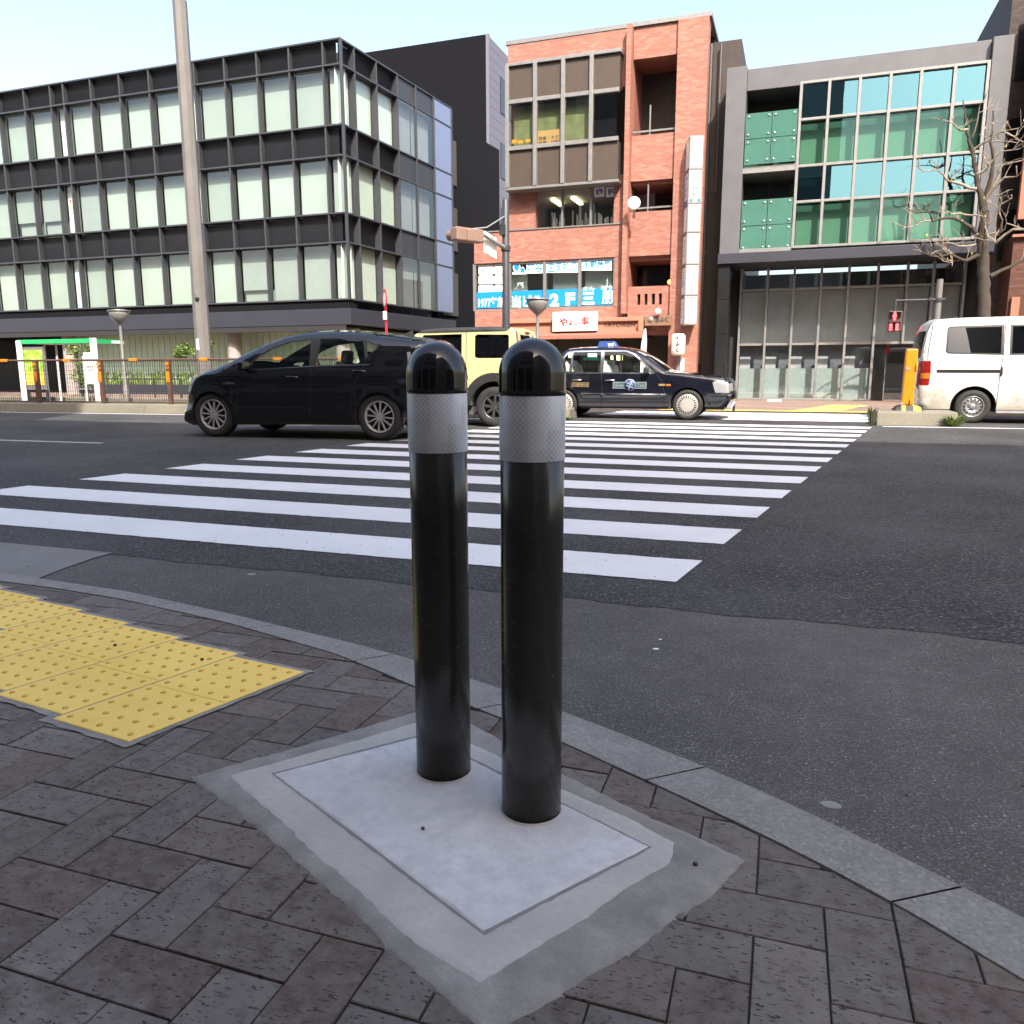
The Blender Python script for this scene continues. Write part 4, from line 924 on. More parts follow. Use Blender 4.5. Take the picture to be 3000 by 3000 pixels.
# round wall lamp (dish shaped)
DX, DZ = at(*z3(1305, 580), 25.35)
dl = thing('round_floodlight', 'round white disc lamp on a bracket at the brick pier edge', 'lamp', (DX, 25.35, DZ))
build('disc', MB().lathe([(.0001,-.03),(.15,-.025),(.195,0),(.2,.05),(.12,.10),(.0001,.12)], axis='y', n=28), MAT['sign_white'], dl, True)
build('bracket', MB().tube([(0,.08,-.15), (0,.1,-.36), (-.05,.3,-.36), (-.08,.4,-.3)], .035), MAT['alu'], dl, True)
# ------------------------------------------------------------------ dark gap building with drain pipes
db = thing('narrow_building', 'dark brown wall in the narrow gap between the brick building and the green glass building', 'building', (-2.75, 27, 0))
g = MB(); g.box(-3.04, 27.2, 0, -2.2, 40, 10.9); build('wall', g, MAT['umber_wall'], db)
g = MB(); xp, _ = at(2063, 700, 27.0); g.tube([(xp,27.0,zat(2055,1065,27)), (xp,27.0,10.8)], .045); xq, _ = at(2098, 500, 27.0); g.tube([(xq,27.05,zat(2098,560,27.05)), (xq,27.05,10.8)], .03)
for y in (735, 900, 560): g.box(xp-.15, 26.98, zat(2060, y, 27)-.03, xp+.06, 27.2, zat(2060, y, 27)+.03)
build('drain_pipe', g, MAT['drain_pipe'], db)

# ------------------------------------------------------------------ green glass building
gb = thing('glass_building', 'grey stone building with green glass curtain wall and frosted green balcony panels', 'glass building', (1.2, 26, 0))
def z4(x, y): return (2050 + x*.4917, 370 + y*.4917)
def zB(x, y): return (2150 + x*.43996, 850 + y*.43996)
zb4 = zat(*z4(890, 703), 26); gx = [xat(*z4(x, 705), 26) for x in (553, 715, 890, 1065, 1240, 1432, 1622)]
zt1, zt2 = zat(*z4(890, 430), 26), zat(*z4(890, 213), 26); z3p = 2*zt2 - zt1 + .15
gz = [zb4, zt1, zt2, zt2 + (zt1-zb4), zt2 + (zt1-zb4) + (zt2-zt1)]; top = gz[4]
pierL = xat(2110, 700, 26); balR0 = xat(*z4(235, 740), 26)
g = MB(); g.box(pierL, 25.9, zb4-.35, balR0, 38, top+.6); g.box(gx[6]+.06, 26, zb4-.25, xat(*z4(1760, 660), 26), 38, top+.6); g.box(balR0, 26.2, top, gx[6]+.05, 38, top+.6)
build('stone_wall', g, MAT['granite_pier'], gb, bevel=.01)
for r in range(4):
    for c in range(6):
        a, b, z0, z1 = gx[c], gx[c+1], gz[r], gz[r+1]; vis = (r % 2 == 1)
        w = MB(); 
        if vis: w.box(a+.05, 27.6, z0+.05, b-.05, 27.62, z1-.05)
        else: w.box(a+.05, 26.36, z0+.05, b-.05, 26.38, z1-.05)
        w = build('window', w, MAT['inner_dark'] if vis else MAT['green_blind'], gb)
        tt = random.uniform(-.007, .007); uu = random.uniform(-.004, .004); p = MB(); p.quad((a+.03, 26.10+tt+uu, z0+.03), (b-.03, 26.10-tt+uu, z0+.03), (b-.03, 26.10-tt-uu, z1-.03), (a+.03, 26.10+tt-uu, z1-.03)); build('pane', p, MAT['vision_glass' if vis else 'green_glass'], w, recalc=False)
g = MB()
for x in gx: g.box(x-.04, 25.98, zb4-.03, x+.04, 26.16, top)
for z in gz: g.box(gx[0]-.04, 25.995, z-.035, gx[6]+.04, 26.15, z+.035)
build('mullion_frame', g, MAT['sill_alu'], gb, bevel=.005)
# balconies
for zlo, zhi in ((zat(*z4(390, 745), 26), zat(*z4(390, 435), 26)), (zat(*z4(410, 225), 26), zat(*z4(410, -85), 26))):
    gd = MB(); xm_ = (balR0 + gx[0])/2
    for a, b in ((balR0+.03, xm_-.01), (xm_+.01, gx[0]-.06)):
        for k in range(2):
            h = (zhi-zlo)/2; gd.box(a, 25.93, zlo+k*h+.01, b, 25.945, zlo+(k+1)*h-.01)
    bal = build('balcony_guard', gd, MAT['guard_glass'], gb)
    g2 = MB(); g2.box(balR0, 26.45, zlo, gx[0]-.05, 26.5, zlo+(zhi-zlo)*.46); build('balcony_upstand', g2, MAT['green_blind'], bal)
    g2 = MB(); g2.box(xm_-.10, 25.96, zlo, xm_+.10, 26.4, zhi-.05); g2.box(gx[0]-.25, 25.96, zlo, gx[0]-.06, 26.4, zhi-.05); build('guard_post', g2, MAT['dark_metal'], bal)
    g2 = MB()
    for a, b in ((balR0+.03, xm_-.01), (xm_+.01, gx[0]-.06)):
        for k in range(2):
            h = (zhi-zlo)/2
            for xx in (a+.08, b-.08):
                for zz_ in (zlo+k*h+.12, zlo+(k+1)*h-.1): g2.lathe([(.0001,-.02),(.03,-.02),(.035,0)], (xx, 25.93, zz_), 'y', 8)
    build('glass_clamp', g2, MAT['chrome'], bal)
build('balcony_slab', MB().box(balR0, 25.9, zb4-.1, gx[0]-.041, 27.5, zb4-.001), MAT['sill_alu'], gb); g2_ = MB(); zz1 = zat(*z4(410, 228), 26); g2_.box(balR0, 26.0, zz1-.2, gx[0]-.041, 27.5, zz1-.02); build('balcony_slab', g2_, MAT['sill_alu'], gb)
g = MB(); g.box(balR0, 27.5, zb4, gx[0], 27.6, top); build('balcony_wall', g, MAT['bronze_panel'], gb)
for i in range(2):
    q = MB(); a = balR0+.12+.62*i; q.box(a, 27.42, zb4+1.3, a+.55, 27.48, zb4+2.1); w = build('window', q, MAT['window_dark'], gb)
g = MB(); g.box(gx[0]-.03, 26.8, zb4-.05, gx[6]+.05, 26.9, top); build('back_wall', g, MAT['inner_dark'], gb) if False else None
g = MB(); g.box(balR0, 29.5, zb4, gx[6], 30, top-.02); build('rear_wall', g, MAT['inner_dark'], gb)
# lower storeys
YLo = 27.40
lx = [xat(*zB(x, 360), YLo) for x in (32, 205, 378, 555, 735, 925, 1118)] + [xat(*z4(1385, 960), YLo), xat(*z4(1572, 940), YLo)]
zg0 = .05; zm1 = zat(*zB(555, 358), YLo); zm2 = zat(*z4(715, 965), YLo); zm3 = zb4-.42
g = MB(); g.box(pierL-.03, 25.75, zb4-.42, lx[8]+.4, 28, zb4-.12); build('overhang', g, MAT['fascia_grey'], gb, bevel=.01)
g = MB()
for i in range(4): 
    z0 = .02 + i*(zb4-.44)/4; g.box(pierL, 25.85, z0, lx[0]-.25, 27, z0+(zb4-.44)/4-.012)
build('stone_pier', g, MAT['dark_stone'], gb)
build('recess_wall', MB().box(lx[0]-.6, 27.5, 0, lx[0]-.04, 27.6, zb4-.44), MAT['inner_dark'], gb); build('recess_wall', MB().box(lx[8]+.04, 27.5, 0, lx[8]+.75, 27.7, zb4-.44), MAT['inner_dark'], gb)
for r, (z0, z1) in enumerate(((zg0, zm1), (zm1, zm2), (zm2, zm3))):
    for c in range(8):
        if r == 0 and c >= 5: continue
        a, b = lx[c], lx[c+1]; q = MB()
        if r == 0: q.box(a+.03, YLo+.28, z0, b-.03, YLo+.30, z0+(z1-z0)*.56); q.box(a+.03, YLo+.45, z0+(z1-z0)*.56, a+(b-a)*.45, YLo+.47, z0+(z1-z0)*.78, 1); q.box(a+.01, YLo+.70, z0+(z1-z0)*.5, b-.01, YLo+.72, z1, 2)
        elif r == 1: q.box(a+.03, YLo+.34, z0+.03, b-.03, YLo+.36, z1-.03)
        else: q.box(a+.03, YLo+1.6, z0+.03, b-.03, YLo+1.62, z1-.03)
        w = build('window', q, [MAT['pale_blind'], MAT['grey_blind'], MAT['lobby_grey']] if r == 0 else (MAT['grey_blind'] if r == 1 else MAT['inner_dark']), gb)
        tt = random.uniform(-.007, .007); p = MB(); p.quad((a+.02, YLo+tt, z0+.02), (b-.02, YLo-tt, z0+.02), (b-.02, YLo-tt, z1-.02), (a+.02, YLo+tt, z1-.02)); build('pane', p, MAT['dark_glass'], w, recalc=False)
g = MB()
for i, x in enumerate(lx):
    if i < 6: g.box(x-.035, YLo-.16, .013, x+.035, YLo+.06, zm3)
    else: g.box(x-.035, YLo-.16, zm1-.03, x+.035, YLo+.06, zm3)
for z in (zm1, zm2): g.box(lx[0], YLo-.05, z-.035, lx[8], YLo+.05, z+.035)
g.box(lx[0]-.2, YLo-.25, .0125, lx[5], YLo+.1, .07)
build('mullion_frame', g, MAT['sill_alu'], gb, bevel=.005)
g = MB(); g.box(lx[0], 29.2, 0, lx[8]+.5, 29.4, zm3); build('lobby_wall', g, MAT['lobby_grey'], gb)
# entrance: dark stone jamb and glass doors
g = MB(); g.box(lx[5]+.04, YLo+.1, .02, lx[5]+.40, YLo+1.6, zm1-.05); build('entrance_jamb', g, MAT['dark_stone'], gb)
g = MB(); a, b = lx[5]+.45, lx[8]; g.box(a, YLo+.9, .02, a+.05, YLo+.95, zm1-.05); g.box((a+b)/2-.03, YLo+.9, .02, (a+b)/2+.03, YLo+.95, zm1-.05); g.box(b-.05, YLo+.9, .02, b, YLo+.95, zm1-.05)
d_ = build('door', g, MAT['sill_alu'], gb); p = MB(); p.quad((a+.05, YLo+.92, .03), (b-.05, YLo+.92, .03), (b-.05, YLo+.92, zm1-.06), (a+.05, YLo+.92, zm1-.06)); build('pane', p, MAT['dark_glass'], d_, recalc=False)
q = MB(); x, z = at(*zB(1018, 395), YLo+.88); q.box(x-.09, YLo+.87, z-.12, x+.09, YLo+.885, z+.1); build('notice', q, MAT['letter_red'], gb)
q = MB(); x, z = at(*zB(270, 731), 26.0); q.box(x-.2, 26.0, .0125, x+.2, 26.08, .07); build('white_plate', q, MAT['sign_white'], gb)

# ------------------------------------------------------------------ buildings at the right edge
xr0 = xat(*z4(1760, 660), 26)
rr_ = thing('dark_building', 'dark brown building behind the bare tree, right edge', 'building', (6, 27, 0))
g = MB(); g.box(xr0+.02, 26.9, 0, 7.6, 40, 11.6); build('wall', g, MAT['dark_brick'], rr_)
g = MB(); x, _ = at(*z4(1830, 900), 26.85); g.box(x-.03, 26.84, zat(*z4(1830, 1010), 26.85), x+.03, 26.9, zat(*z4(1830, 740), 26.85)); g.box(x+.6, 26.84, .5, x+1.6, 26.9, 2.3); build('drain_pipe', g, MAT['drain_pipe'], rr_)
for i in range(3):
    q = MB(); q.box(xr0+.25, 26.86, 4.0+2.4*i, xr0+1.0, 26.91, 5.4+2.4*i); build('window', q, MAT['window_dark'], rr_)
rs = thing('tiled_shop_building', 'rust brown tiled building with salmon doorway at the right frame edge', 'building', (8, 25.6, 0))
xa = xat(2960, 800, 25.6); zt5 = zat(2980, 690, 25.6)
g = MB(); g.box(xa, 25.6, 0, xa+6, 26.8, zt5); g.box(xa+.35, 25.65, zt5, xa+6, 26.8, 11.0); build('wall', g, MAT['rust_brick'], rs)
g = MB(); g.box(xat(2985, 600, 25.5), 25.45, zt5+.4, xa+4, 25.64, 10.5); build('salmon_panel', g, MAT['salmon_wall'], rs)
g = MB(); g.box(xat(2962, 900, 25.5), 25.5, 0, xat(2986, 900, 25.5), 25.6, zat(2975, 870, 25.5)); g.box(xa-.06, 25.48, zt5-.05, xa+6, 25.6, zt5+.02); build('salmon_jamb', g, MAT['salmon_wall'], rs)
g = MB(); a = xat(2988, 900, 25.52)
for i in range(30): g.box(a, 25.52+.01*(i % 2), .05+.07*i, a+3, 25.55+.01*(i % 2), .05+.07*i+.06)
build('shutter', g, MAT['alu'], rs)

# ------------------------------------------------------------------ buildings on the near side, behind the viewer (they shade the road and show in the glass)
def near_block(name, label, x0, x1, y0, y1, h, m):
    t = thing(name, label, 'building', ((x0+x1)/2, y1, 0)); g = MB(); g.box(x0, y0, 0, x1, y1, h); build('wall', g, MAT[m], t)
    n = int((x1-x0)/3.2); fl = int(h/3.3); w = MB()
    for i in range(n):
        for k in range(fl): a = x0 + .6 + (x1-x0-.6)*i/n; w.box(a, y1-.02, 1.0+3.3*k, a+(x1-x0)/n-1.0, y1+.03, 2.7+3.3*k)
    build('window_band', w, MAT['window_dark'], t)
    g = MB(); g.box(x0-.1, y0+.01, h, x1+.1, y1+.12, h+.4); build('parapet', g, MAT['granite_pier'], t)
near_block('grey_block', 'grey slab building behind the bollard corner, mirrored in the glass', -4.6, 2.1, -22, -4.4, 19.3, 'plain_block')
near_block('tall_grey_block', 'taller grey block next to the grey slab building behind the bollards', -34, -4.61, -24, -4.4, 23.2, 'plain_tower')
near_block('rear_block', 'unseen low dark block added behind the viewer to darken the glass reflections', -8, 18, -60, -45, 12.8, 'umber_wall')  # unseen block added to hide the bright horizon in the glass
t = thing('sloped_block', 'tan near-side building right of the side street, slope shaped to block the sun', 'building', (20, -4.4, 0)); g = MB()
g.prism([(-4.4,0),(-4.4,19.6),(-26,45),(-40,45),(-40,0)], lambda u, v, d: ((9.7 + (-4.4-u)*.175) if d == 0 else 46, u, v), 0, 1); build('wall', g, MAT['plain_tower'], t)  # slope added to block the sun, side slanted to open sky reflections
g = MB()
for i in range(11):
    for k in range(5): g.box(10.4+3.2*i, -4.41, 1+3.5*k, 12.7+3.2*i, -4.37, 2.9+3.5*k)
build('window_band', g, MAT['window_dark'], t)
# ------------------------------------------------------------------ vehicles: one side view outline mapped on a curved half width, lofted across
def pdist(px, pz, PL):
    A = np.array(PL[:-1]); B = np.array(PL[1:]); p = np.array((px, pz)); d = B-A; t = np.clip(((p-A)*d).sum(1)/np.maximum((d*d).sum(1), 1e-12), 0, 1)
    q = A + d*t[:, None] - p; return float(np.sqrt((q*q).sum(1).min()))
def make_car(root, sp):
    out = [Vector(p) for p in sp['outline']]; up = resample(out, .06); PL = [(p.x, p.y) for p in up]; Wd = sp['W']; hw = Wd/2
    xs_ = [p.x for p in up]; xa, xb = min(xs_), max(xs_); xm_, hl = (xa+xb)/2, (xb-xa)/2; zbelt = sp['belt']; r = sp.get('r', .09)
    arches = sp['arches']
    def hwid(x, z, d):
        t = (x-xm_)/hl; y = hw*(1 - (sp['taperF'] if t > 0 else sp['taperR'])*abs(t)**sp.get('pow', 3.5))
        if z > zbelt: k = z-zbelt; y -= sp['tumble']*k + sp.get('tumble2', 0)*k*k
        else:
            k = (zbelt-z)/zbelt; y += sp.get('belly', .012)*math.sin(min(1, k*1.6)*math.pi) - .05*max(0, k-.55)**2*6
        for z0, amp, wd in sp.get('crease', ()): y += amp*math.exp(-((z-z0)/wd)**2)
        for ax, az, R in arches:
            dd = math.hypot(x-ax, z-az)-R
            if z > .1: y += sp.get('flare', .018)*math.exp(-(dd/.045)**2)
        if d < r: y -= sp.get('edge', r)*(1-math.sqrt(max(0, 1-(1-d/r)**2)))
        return max(y, .05)
    verts = []; faces = []; names = []
    def addpoly(P, name, step):
        if sum(p[0]*q[1]-q[0]*p[1] for p, q in zip(P, list(P[1:])+[P[0]])) < 0: P = list(P)[::-1]
        Q = resample(P, step, True); b = len(verts); verts.extend(Vector((p[0], p[1])) for p in Q); faces.append(list(range(b, b+len(Q)))); names.append(name)
    addpoly(PL, 'body', .06)
    for reg in sp['regions']: addpoly(reg[1], reg[0], reg[2] if len(reg) > 2 else .06)
    for ax, az, R in arches: addpoly([(ax+R*math.cos(i*math.pi/18), az+R*math.sin(i*math.pi/18)) for i in range(36)], 'hole', 1)
    poly = PL; z1 = max(p[1] for p in PL)
    for i in range(int((xb-xa)/.075)):
        for k in range(int(z1/.075)):
            p = (xa+.04+.075*i+(.02 if k % 2 else 0), .15+.075*k)
            if inside(p, poly) and pdist(*p, PL) > .02: verts.append(Vector(p))
    for off in (.012, .03, .055, .085):
        for i in range(1, len(PL)-1):
            d = Vector(PL[i+1])-Vector(PL[i-1]); n = Vector((d.y, -d.x)).normalized(); q = Vector(PL[i])+n*off
            if inside(q, poly): verts.append(q)
    V, E, F, oV, oE, oF = geometry.delaunay_2d_cdt(verts, [], faces, 0, 1e-4)
    regs = {}
    for f, of in zip(F, oF):
        if 0 not in of: continue
        nm = names[max(of)]
        if nm == 'hole': continue
        key = (nm, max(of)) if nm not in ('body', 'gap') else (nm, 0)
        regs.setdefault(key, []).append(f)
    dist = {}
    def P3(i, s, off=0.0, k=1.0):
        x, z = V[i]
        if i not in dist: dist[i] = hwid(x, z, pdist(x, z, PL))
        return (x, s*(dist[i]*k+off), z)
    mats = sp['mats']; body = MB()
    def put(mb, fs, s, mi=0, off=0.0, k=1.0):
        used = {}; vs = []; ff = []
        for f in fs:
            g = []
            for i in f:
                if i not in used: used[i] = len(vs); vs.append(P3(i, s, off, k))
                g.append(used[i])
            ff.append(g[::-1] if s < 0 else g)
        mb.add(vs, ff, mi, True)
    liner = MB(); cnt = {}
    for (nm, idx), fs in regs.items():
        for s in (1, -1):
            if nm == 'body': put(body, fs, s); put(liner, fs, s, 0, -.035)
            elif nm == 'gap': put(body, fs, s, 1, 0.0)
            else:
                pn, mt, off = sp['parts'][nm]; mb = MB(); put(mb, fs, s, 0, off); build(pn, mb, MAT[mt], root, True, recalc=False)
                if nm not in sp.get('open', ('window', 'small_side_window')): put(liner, fs, s, 0, -.035)
    NC = 12; grid = []
    for i, p in enumerate(up):
        d = up[min(i+1, len(up)-1)] - up[max(i-1, 0)]; n = Vector((-d.y, d.x)).normalized(); y0 = hwid(p.x, p.y, 0.0); row = []
        bul = sp.get('crown', .03) + sp.get('nose', .10)*abs(n.x)**1.5*(1 if p.y < zbelt+.05 else .35)
        for j in range(NC+1):
            s = -1+2*j/NC; b = bul*(1-abs(s)**2.4); row.append((p.x+n.x*b, s*y0, p.y+n.y*b))
        grid.append(row)
    tops = {}
    for i in range(len(up)-1):
        c = (up[i]+up[i+1])/2; d = up[i+1]-up[i]; nx = -d.y/max(d.length, 1e-6)
        for j in range(NC):
            s = -1+2*(j+.5)/NC; nm = sp['top'](c.x, c.y, s, nx)
            tops.setdefault((nm, s > 0) if nm in ('tail', 'lamp') else (nm, 0), []).append((i, j))
    for (nm, _s), cells in tops.items():
        mb = body if nm == 'body' else MB(); mi = 0
        for i, j in cells:
            mb.add([grid[i][j], grid[i][j+1], grid[i+1][j+1], grid[i+1][j]], [(3,2,1,0)], mi, True)
            if nm == 'body' and up[i].y > zbelt:
                liner.add([(q[0], q[1]*.96, q[2]-.035) for q in (grid[i][j], grid[i][j+1], grid[i+1][j+1], grid[i+1][j])], [(0,1,2,3)], 0, True)
        if nm != 'body': build(*[sp['topparts'][nm][0], mb, MAT[sp['topparts'][nm][1]], root, True], recalc=False, weld=2e-4)
    body_o = build('body', body, [MAT[mats[0]], MAT[mats[1]]], root, True, recalc=False, weld=4e-4)
    # floor, wheel wells and cabin
    xs2 = [a[0] for a in arches]; Rw = arches[0][2]
    for a, b in ((xa+.12, min(xs2)-Rw), (min(xs2)+Rw, max(xs2)-Rw), (max(xs2)+Rw, xb-.12)): liner.box(a, -hw+.12, .20, b, hw-.12, .34)
    liner.box(xa+.15, -hw+.30, .26, xb-.15, hw-.30, .52)
    for ax, az, R in arches:
        for s in (1, -1):
            vs = []; n = 14
            for i in range(n+1):
                t = math.pi*i/n
                for y in (hw-.045, hw-.36): vs.append((ax+R*1.01*math.cos(t), s*y, az+R*1.01*math.sin(t)))
            liner.add(vs, [(2*i, 2*i+1, 2*i+3, 2*i+2) for i in range(n)], 0, True)
            liner.add([(ax+R*math.cos(math.pi*i/n), s*(hw-.36), az+R*math.sin(math.pi*i/n)) for i in range(n+1)], [tuple(range(n+1))])
    build('underbody_lining', liner, MAT['cabin_lining'], root, True, recalc=False)
    for (x, y, zs, zt_, m_) in sp.get('seats', ()):
        g = MB(); g.obox((x, y, zs+.05), (.24,0,0), (0,.23,0), (0,0,.08)); g.obox((x-.27, y, zs+.36), (.07,0,.03), (0,.22,0), (-.09,0,.30)); g.obox((x-.37, y, zt_), (.05,0,0), (0,.13,0), (-.01,0,.09))
        build('seat', g, MAT[m_], root, True, bevel=.04)
    if 'dash' in sp:
        a, b, z = sp['dash']; g = MB(); g.box(a, -hw+.16, .5, b, hw-.16, z); build('dashboard', g, MAT['cabin_dark'], root, True, bevel=.05)
        g = MB(); ring = [(a-.12+.06*math.sin(t)*.5, sp.get('drv', -1)*-.0 + sp['drvy'] + .18*math.cos(t), z+.02+.17*math.sin(t)) for t in [2*math.pi*i/18 for i in range(19)]]; g.tube(ring, .014, 6, caps=False); build('steering_wheel', g, MAT['plastic_black'], root, True)
    for ax, az, R in arches:
        for s in (1, -1): make_wheel(root, ax, s*(hw-.015), sp['wheelR'], sp.get('tw', .185), s, sp['rim'])
    return hwid, PL
def make_wheel(root, x, y, R, w, s, style):
    ri = R*style.get('ri', .66); g = MB()
    pf = [(ri,-w*.02),(ri+.012,.0),(ri+.02,.004),((ri+R)/2,.010),(R*.955,-.002),(R*.99,-.022),(R,-.05),(R,-w+.05),(R*.98,-w+.015),(ri,-w)]
    g.lathe([(a, s*h) for a, h in pf], (0,0,0), 'y', 40); 
    for v in range(0): pass
    g.v = [(vx+x, vy+y, vz+R) for vx, vy, vz in g.v]
    wh = build('wheel', g, MAT['rubber'], root, True)
    k = style['kind']; g = MB()
    def L(pf, mi=0, n=40): g.lathe([(a, s*h) for a, h in pf], (0,0,0), 'y', n, mi)
    L([(ri*1.0,-.03),(ri*1.01,.002),(ri*.985,.006),(ri*.93,-.004),(ri*.90,-.05)])
    L([(ri*.93,-.07),(.0001,-.075)], 1)
    if k == 'spoke':
        n = style['n']; L([(ri*.22,-.05),(ri*.22,-.012),(ri*.15,-.006),(.0001,-.006)])
        for i in range(n):
            t = 2*math.pi*i/n + .1; u = Vector((math.cos(t), 0, math.sin(t))); tn = Vector((-math.sin(t), 0, math.cos(t)))
            c = u*ri*.56 + Vector((0, s*-.016, 0)); g.obox(c, u*ri*.38, tn*style['sw'], Vector((0, s*.012, 0)))
    elif k == 'steel':
        L([(ri*.88,-.03),(ri*.80,-.012),(ri*.62,-.002),(ri*.48,-.012),(ri*.40,-.03),(ri*.30,-.03)]); L([(ri*.30,-.03),(ri*.27,.004),(ri*.18,.010),(.0001,.010)])
        for i in range(14):
            t = 2*math.pi*i/14; c = Vector((math.cos(t)*ri*.72, s*-.0035, math.sin(t)*ri*.72)); u = Vector((math.cos(t),0,math.sin(t))); g.obox(c, u*.014, Vector((-u.z,0,u.x))*.016, Vector((0,s*.006,0)), 1)
        for i in range(5):
            t = 2*math.pi*i/5; g.lathe([(.0001, s*.004),(.011, s*.002),(.012, s*-.02)], (math.cos(t)*ri*.40, 0, math.sin(t)*ri*.40), 'y', 8)
    elif k == 'cover':
        L([(ri*.97,.0),(ri*.90,.012),(ri*.55,.022),(ri*.20,.018),(.0001,.018)])
        for i in range(22):
            t = 2*math.pi*i/22; u = Vector((math.cos(t),0,math.sin(t))); c = u*ri*.77 + Vector((0, s*.0165, 0)); g.obox(c, u*ri*.12 + Vector((0,s*-.004,0)), Vector((-u.z,0,u.x))*ri*.045, Vector((0,s*.004,0)), 1)
    g.v = [(vx+x, vy+y, vz+R) for vx, vy, vz in g.v]
    build('rim', g, [MAT[style['m']], MAT['well_black']], wh, True)
def place(p, d, W):            # near side ground point and heading -> root position, rotation
    d = Vector(d).normalized(); n = Vector((-d.y, d.x)); n = n if n.y > 0 else -n
    q = Vector(p) + n*W/2; return (q.x, q.y, .001), math.atan2(d.y, d.x)
def line_poly(P, w):           # thin ribbon polygon along a polyline
    P = [Vector(p) for p in P]; L, Rr = [], []
    for i, p in enumerate(P):
        d = (P[min(i+1, len(P)-1)] - P[max(i-1, 0)]).normalized(); n = Vector((-d.y, d.x))*w/2; L.append(p+n); Rr.append(p-n)
    return [tuple(v) for v in L + Rr[::-1]]

# black hatchback heading left in the near lanes
loc, rz = place((-5.44, 9.81), (-2.65, -.2), 1.70)
hb = thing('hatchback_car', 'glossy black hatchback heading left behind the bollards', 'car', loc, rz)
H = dict(W=1.70, belt=.98, tumble=.30, tumble2=.25, taperF=.06, taperR=.06, pow=6, r=.13, edge=.085, crown=.035, nose=.06, flare=.016, belly=.02, crease=((.90,.030,.045),(.36,.020,.06)),
  outline=[(-.50,.24),(-.56,.34),(-.60,.60),(-.58,.86),(-.55,1.05),(-.58,1.18),(-.62,1.325),(-.58,1.36),(-.36,1.395),(-.1,1.432),(.19,1.468),(.49,1.498),(.8,1.515),(1.05,1.51),(1.3,1.49),(1.54,1.445),(1.78,1.365),(2.0,1.27),(2.23,1.165),(2.40,1.08),(2.60,1.00),(2.80,.945),(2.97,.87),(3.05,.79),(3.09,.68),(3.11,.54),(3.17,.40),(3.24,.27),(3.23,.21),(3.12,.17)],
  arches=[(2.65,.31,.36),(0,.31,.36)], wheelR=.332, tw=.19, rim=dict(kind='spoke', n=12, sw=.010, m='alloy', ri=.66),
  regions=[('gap', line_poly([(1.06,1.37),(.99,1.06),(1.02,.8),(1.06,.24)], .010), .1), ('gap', line_poly([(2.02,1.0),(2.16,.8),(2.22,.5),(2.24,.25)], .010), .1), ('gap', line_poly([(.10,1.28),(.22,1.0),(.36,.75),(.42,.5),(.40,.27)], .010), .1), ('gap', line_poly([(2.24,.25),(1.06,.235),(.40,.26)], .010), .1), ('gap', line_poly([(2.12,1.0),(2.5,.97),(2.9,.86)], .008), .1),
    ('trim', line_poly([(2.02,.985),(1.5,1.005),(.9,1.03),(.12,1.045)], .016), .1),
    ('frame', [(2.09,.972),(1.98,1.085),(1.86,1.19),(1.66,1.30),(1.42,1.378),(1.05,1.418),(.7,1.43),(.4,1.425),(.22,1.38),(.02,1.305),(.05,1.245),(.18,1.14),(.30,1.06),(.6,1.045),(1.0,1.03),(1.5,1.005)]),
    ('window', [(2.03,.985),(1.93,1.125),(1.70,1.262),(1.43,1.355),(1.08,1.395),(1.06,1.25),(1.05,1.03),(1.5,1.005)]),
    ('window', [(.93,1.402),(.44,1.41),(.27,1.37),(.20,1.12),(.32,1.06),(.6,1.045),(.95,1.04)]), ('small_side_window', [(.24,1.355),(.05,1.30),(.07,1.25),(.175,1.15)], .05), ('small_side_window', [(2.10,1.03),(2.02,1.105),(2.20,1.09),(2.26,1.06)], .05), ('quarter_trim', [(.0,1.30),(.04,1.235),(.13,1.13),(-.30,1.16),(-.42,1.22),(-.44,1.29)]),  # front triangle is an added pane, letting more light through the cabin
    ('tail', [(-.45,1.15),(-.50,1.20),(-.72,1.2),(-.72,.86),(-.55,.90),(-.49,1.0)], .05), ('tailclear', [(-.40,1.21),(-.45,1.215),(-.485,1.03),(-.56,.84),(-.54,.82),(-.45,1.0)], .05),
    ('lamp', [(3.3,.86),(3.0,.895),(2.78,.945),(2.72,.925),(2.90,.85),(3.0,.74),(3.3,.68)]), ('grille', [(3.3,.60),(3.06,.60),(3.05,.54),(3.10,.40),(3.3,.38)]), ('trim', line_poly([(3.06,.56),(3.11,.42),(3.19,.30)], .014), .1)],
  parts=dict(window=('window','car_glass',0.0), small_side_window=('window','car_glass',0), quarter_trim=('quarter_trim','cap_black',.001), frame=('window_frame','plastic_black',.001), trim=('belt_trim','chrome',.003), tail=('taillight','lamp_red',.004), tailclear=('taillight_lens','lamp_clear',.006), lamp=('headlight','lamp_smoke',.004), grille=('grille','plastic_black',.002)),
  mats=('paint_black','well_black'), seats=((1.05,.38,.42,1.16,'seat_dark'),(1.05,-.38,.42,1.16,'seat_dark'),(.15,.40,.44,1.12,'seat_dark'),(.15,-.40,.44,1.12,'seat_dark')), dash=(1.72,2.08,.93), drvy=-.38,
  top=lambda x, z, s, nx: 'windshield' if 1.42 < x < 2.42 and z > 1.075 and nx > .1 and abs(s) < .90 else ('rearglass' if x < -.5 and 1.07 < z < 1.31 and nx < 0 and abs(s) < .84 else ('tail' if x < -.4 and .8 < z < 1.12 and abs(s) > .7 else ('grille' if x > 3.1 and z < .58 and abs(s) < .75 else ('lamp' if 2.84 < x and .72 < z < .9 and abs(s) > .70 else 'body')))),
  topparts=dict(windshield=('windshield','car_glass'), rearglass=('rear_window','privacy_glass'), tail=('taillight','lamp_red'), grille=('grille','plastic_black'), lamp=('headlight','lamp_smoke')))
hwf, hPL = make_car(hb, H)
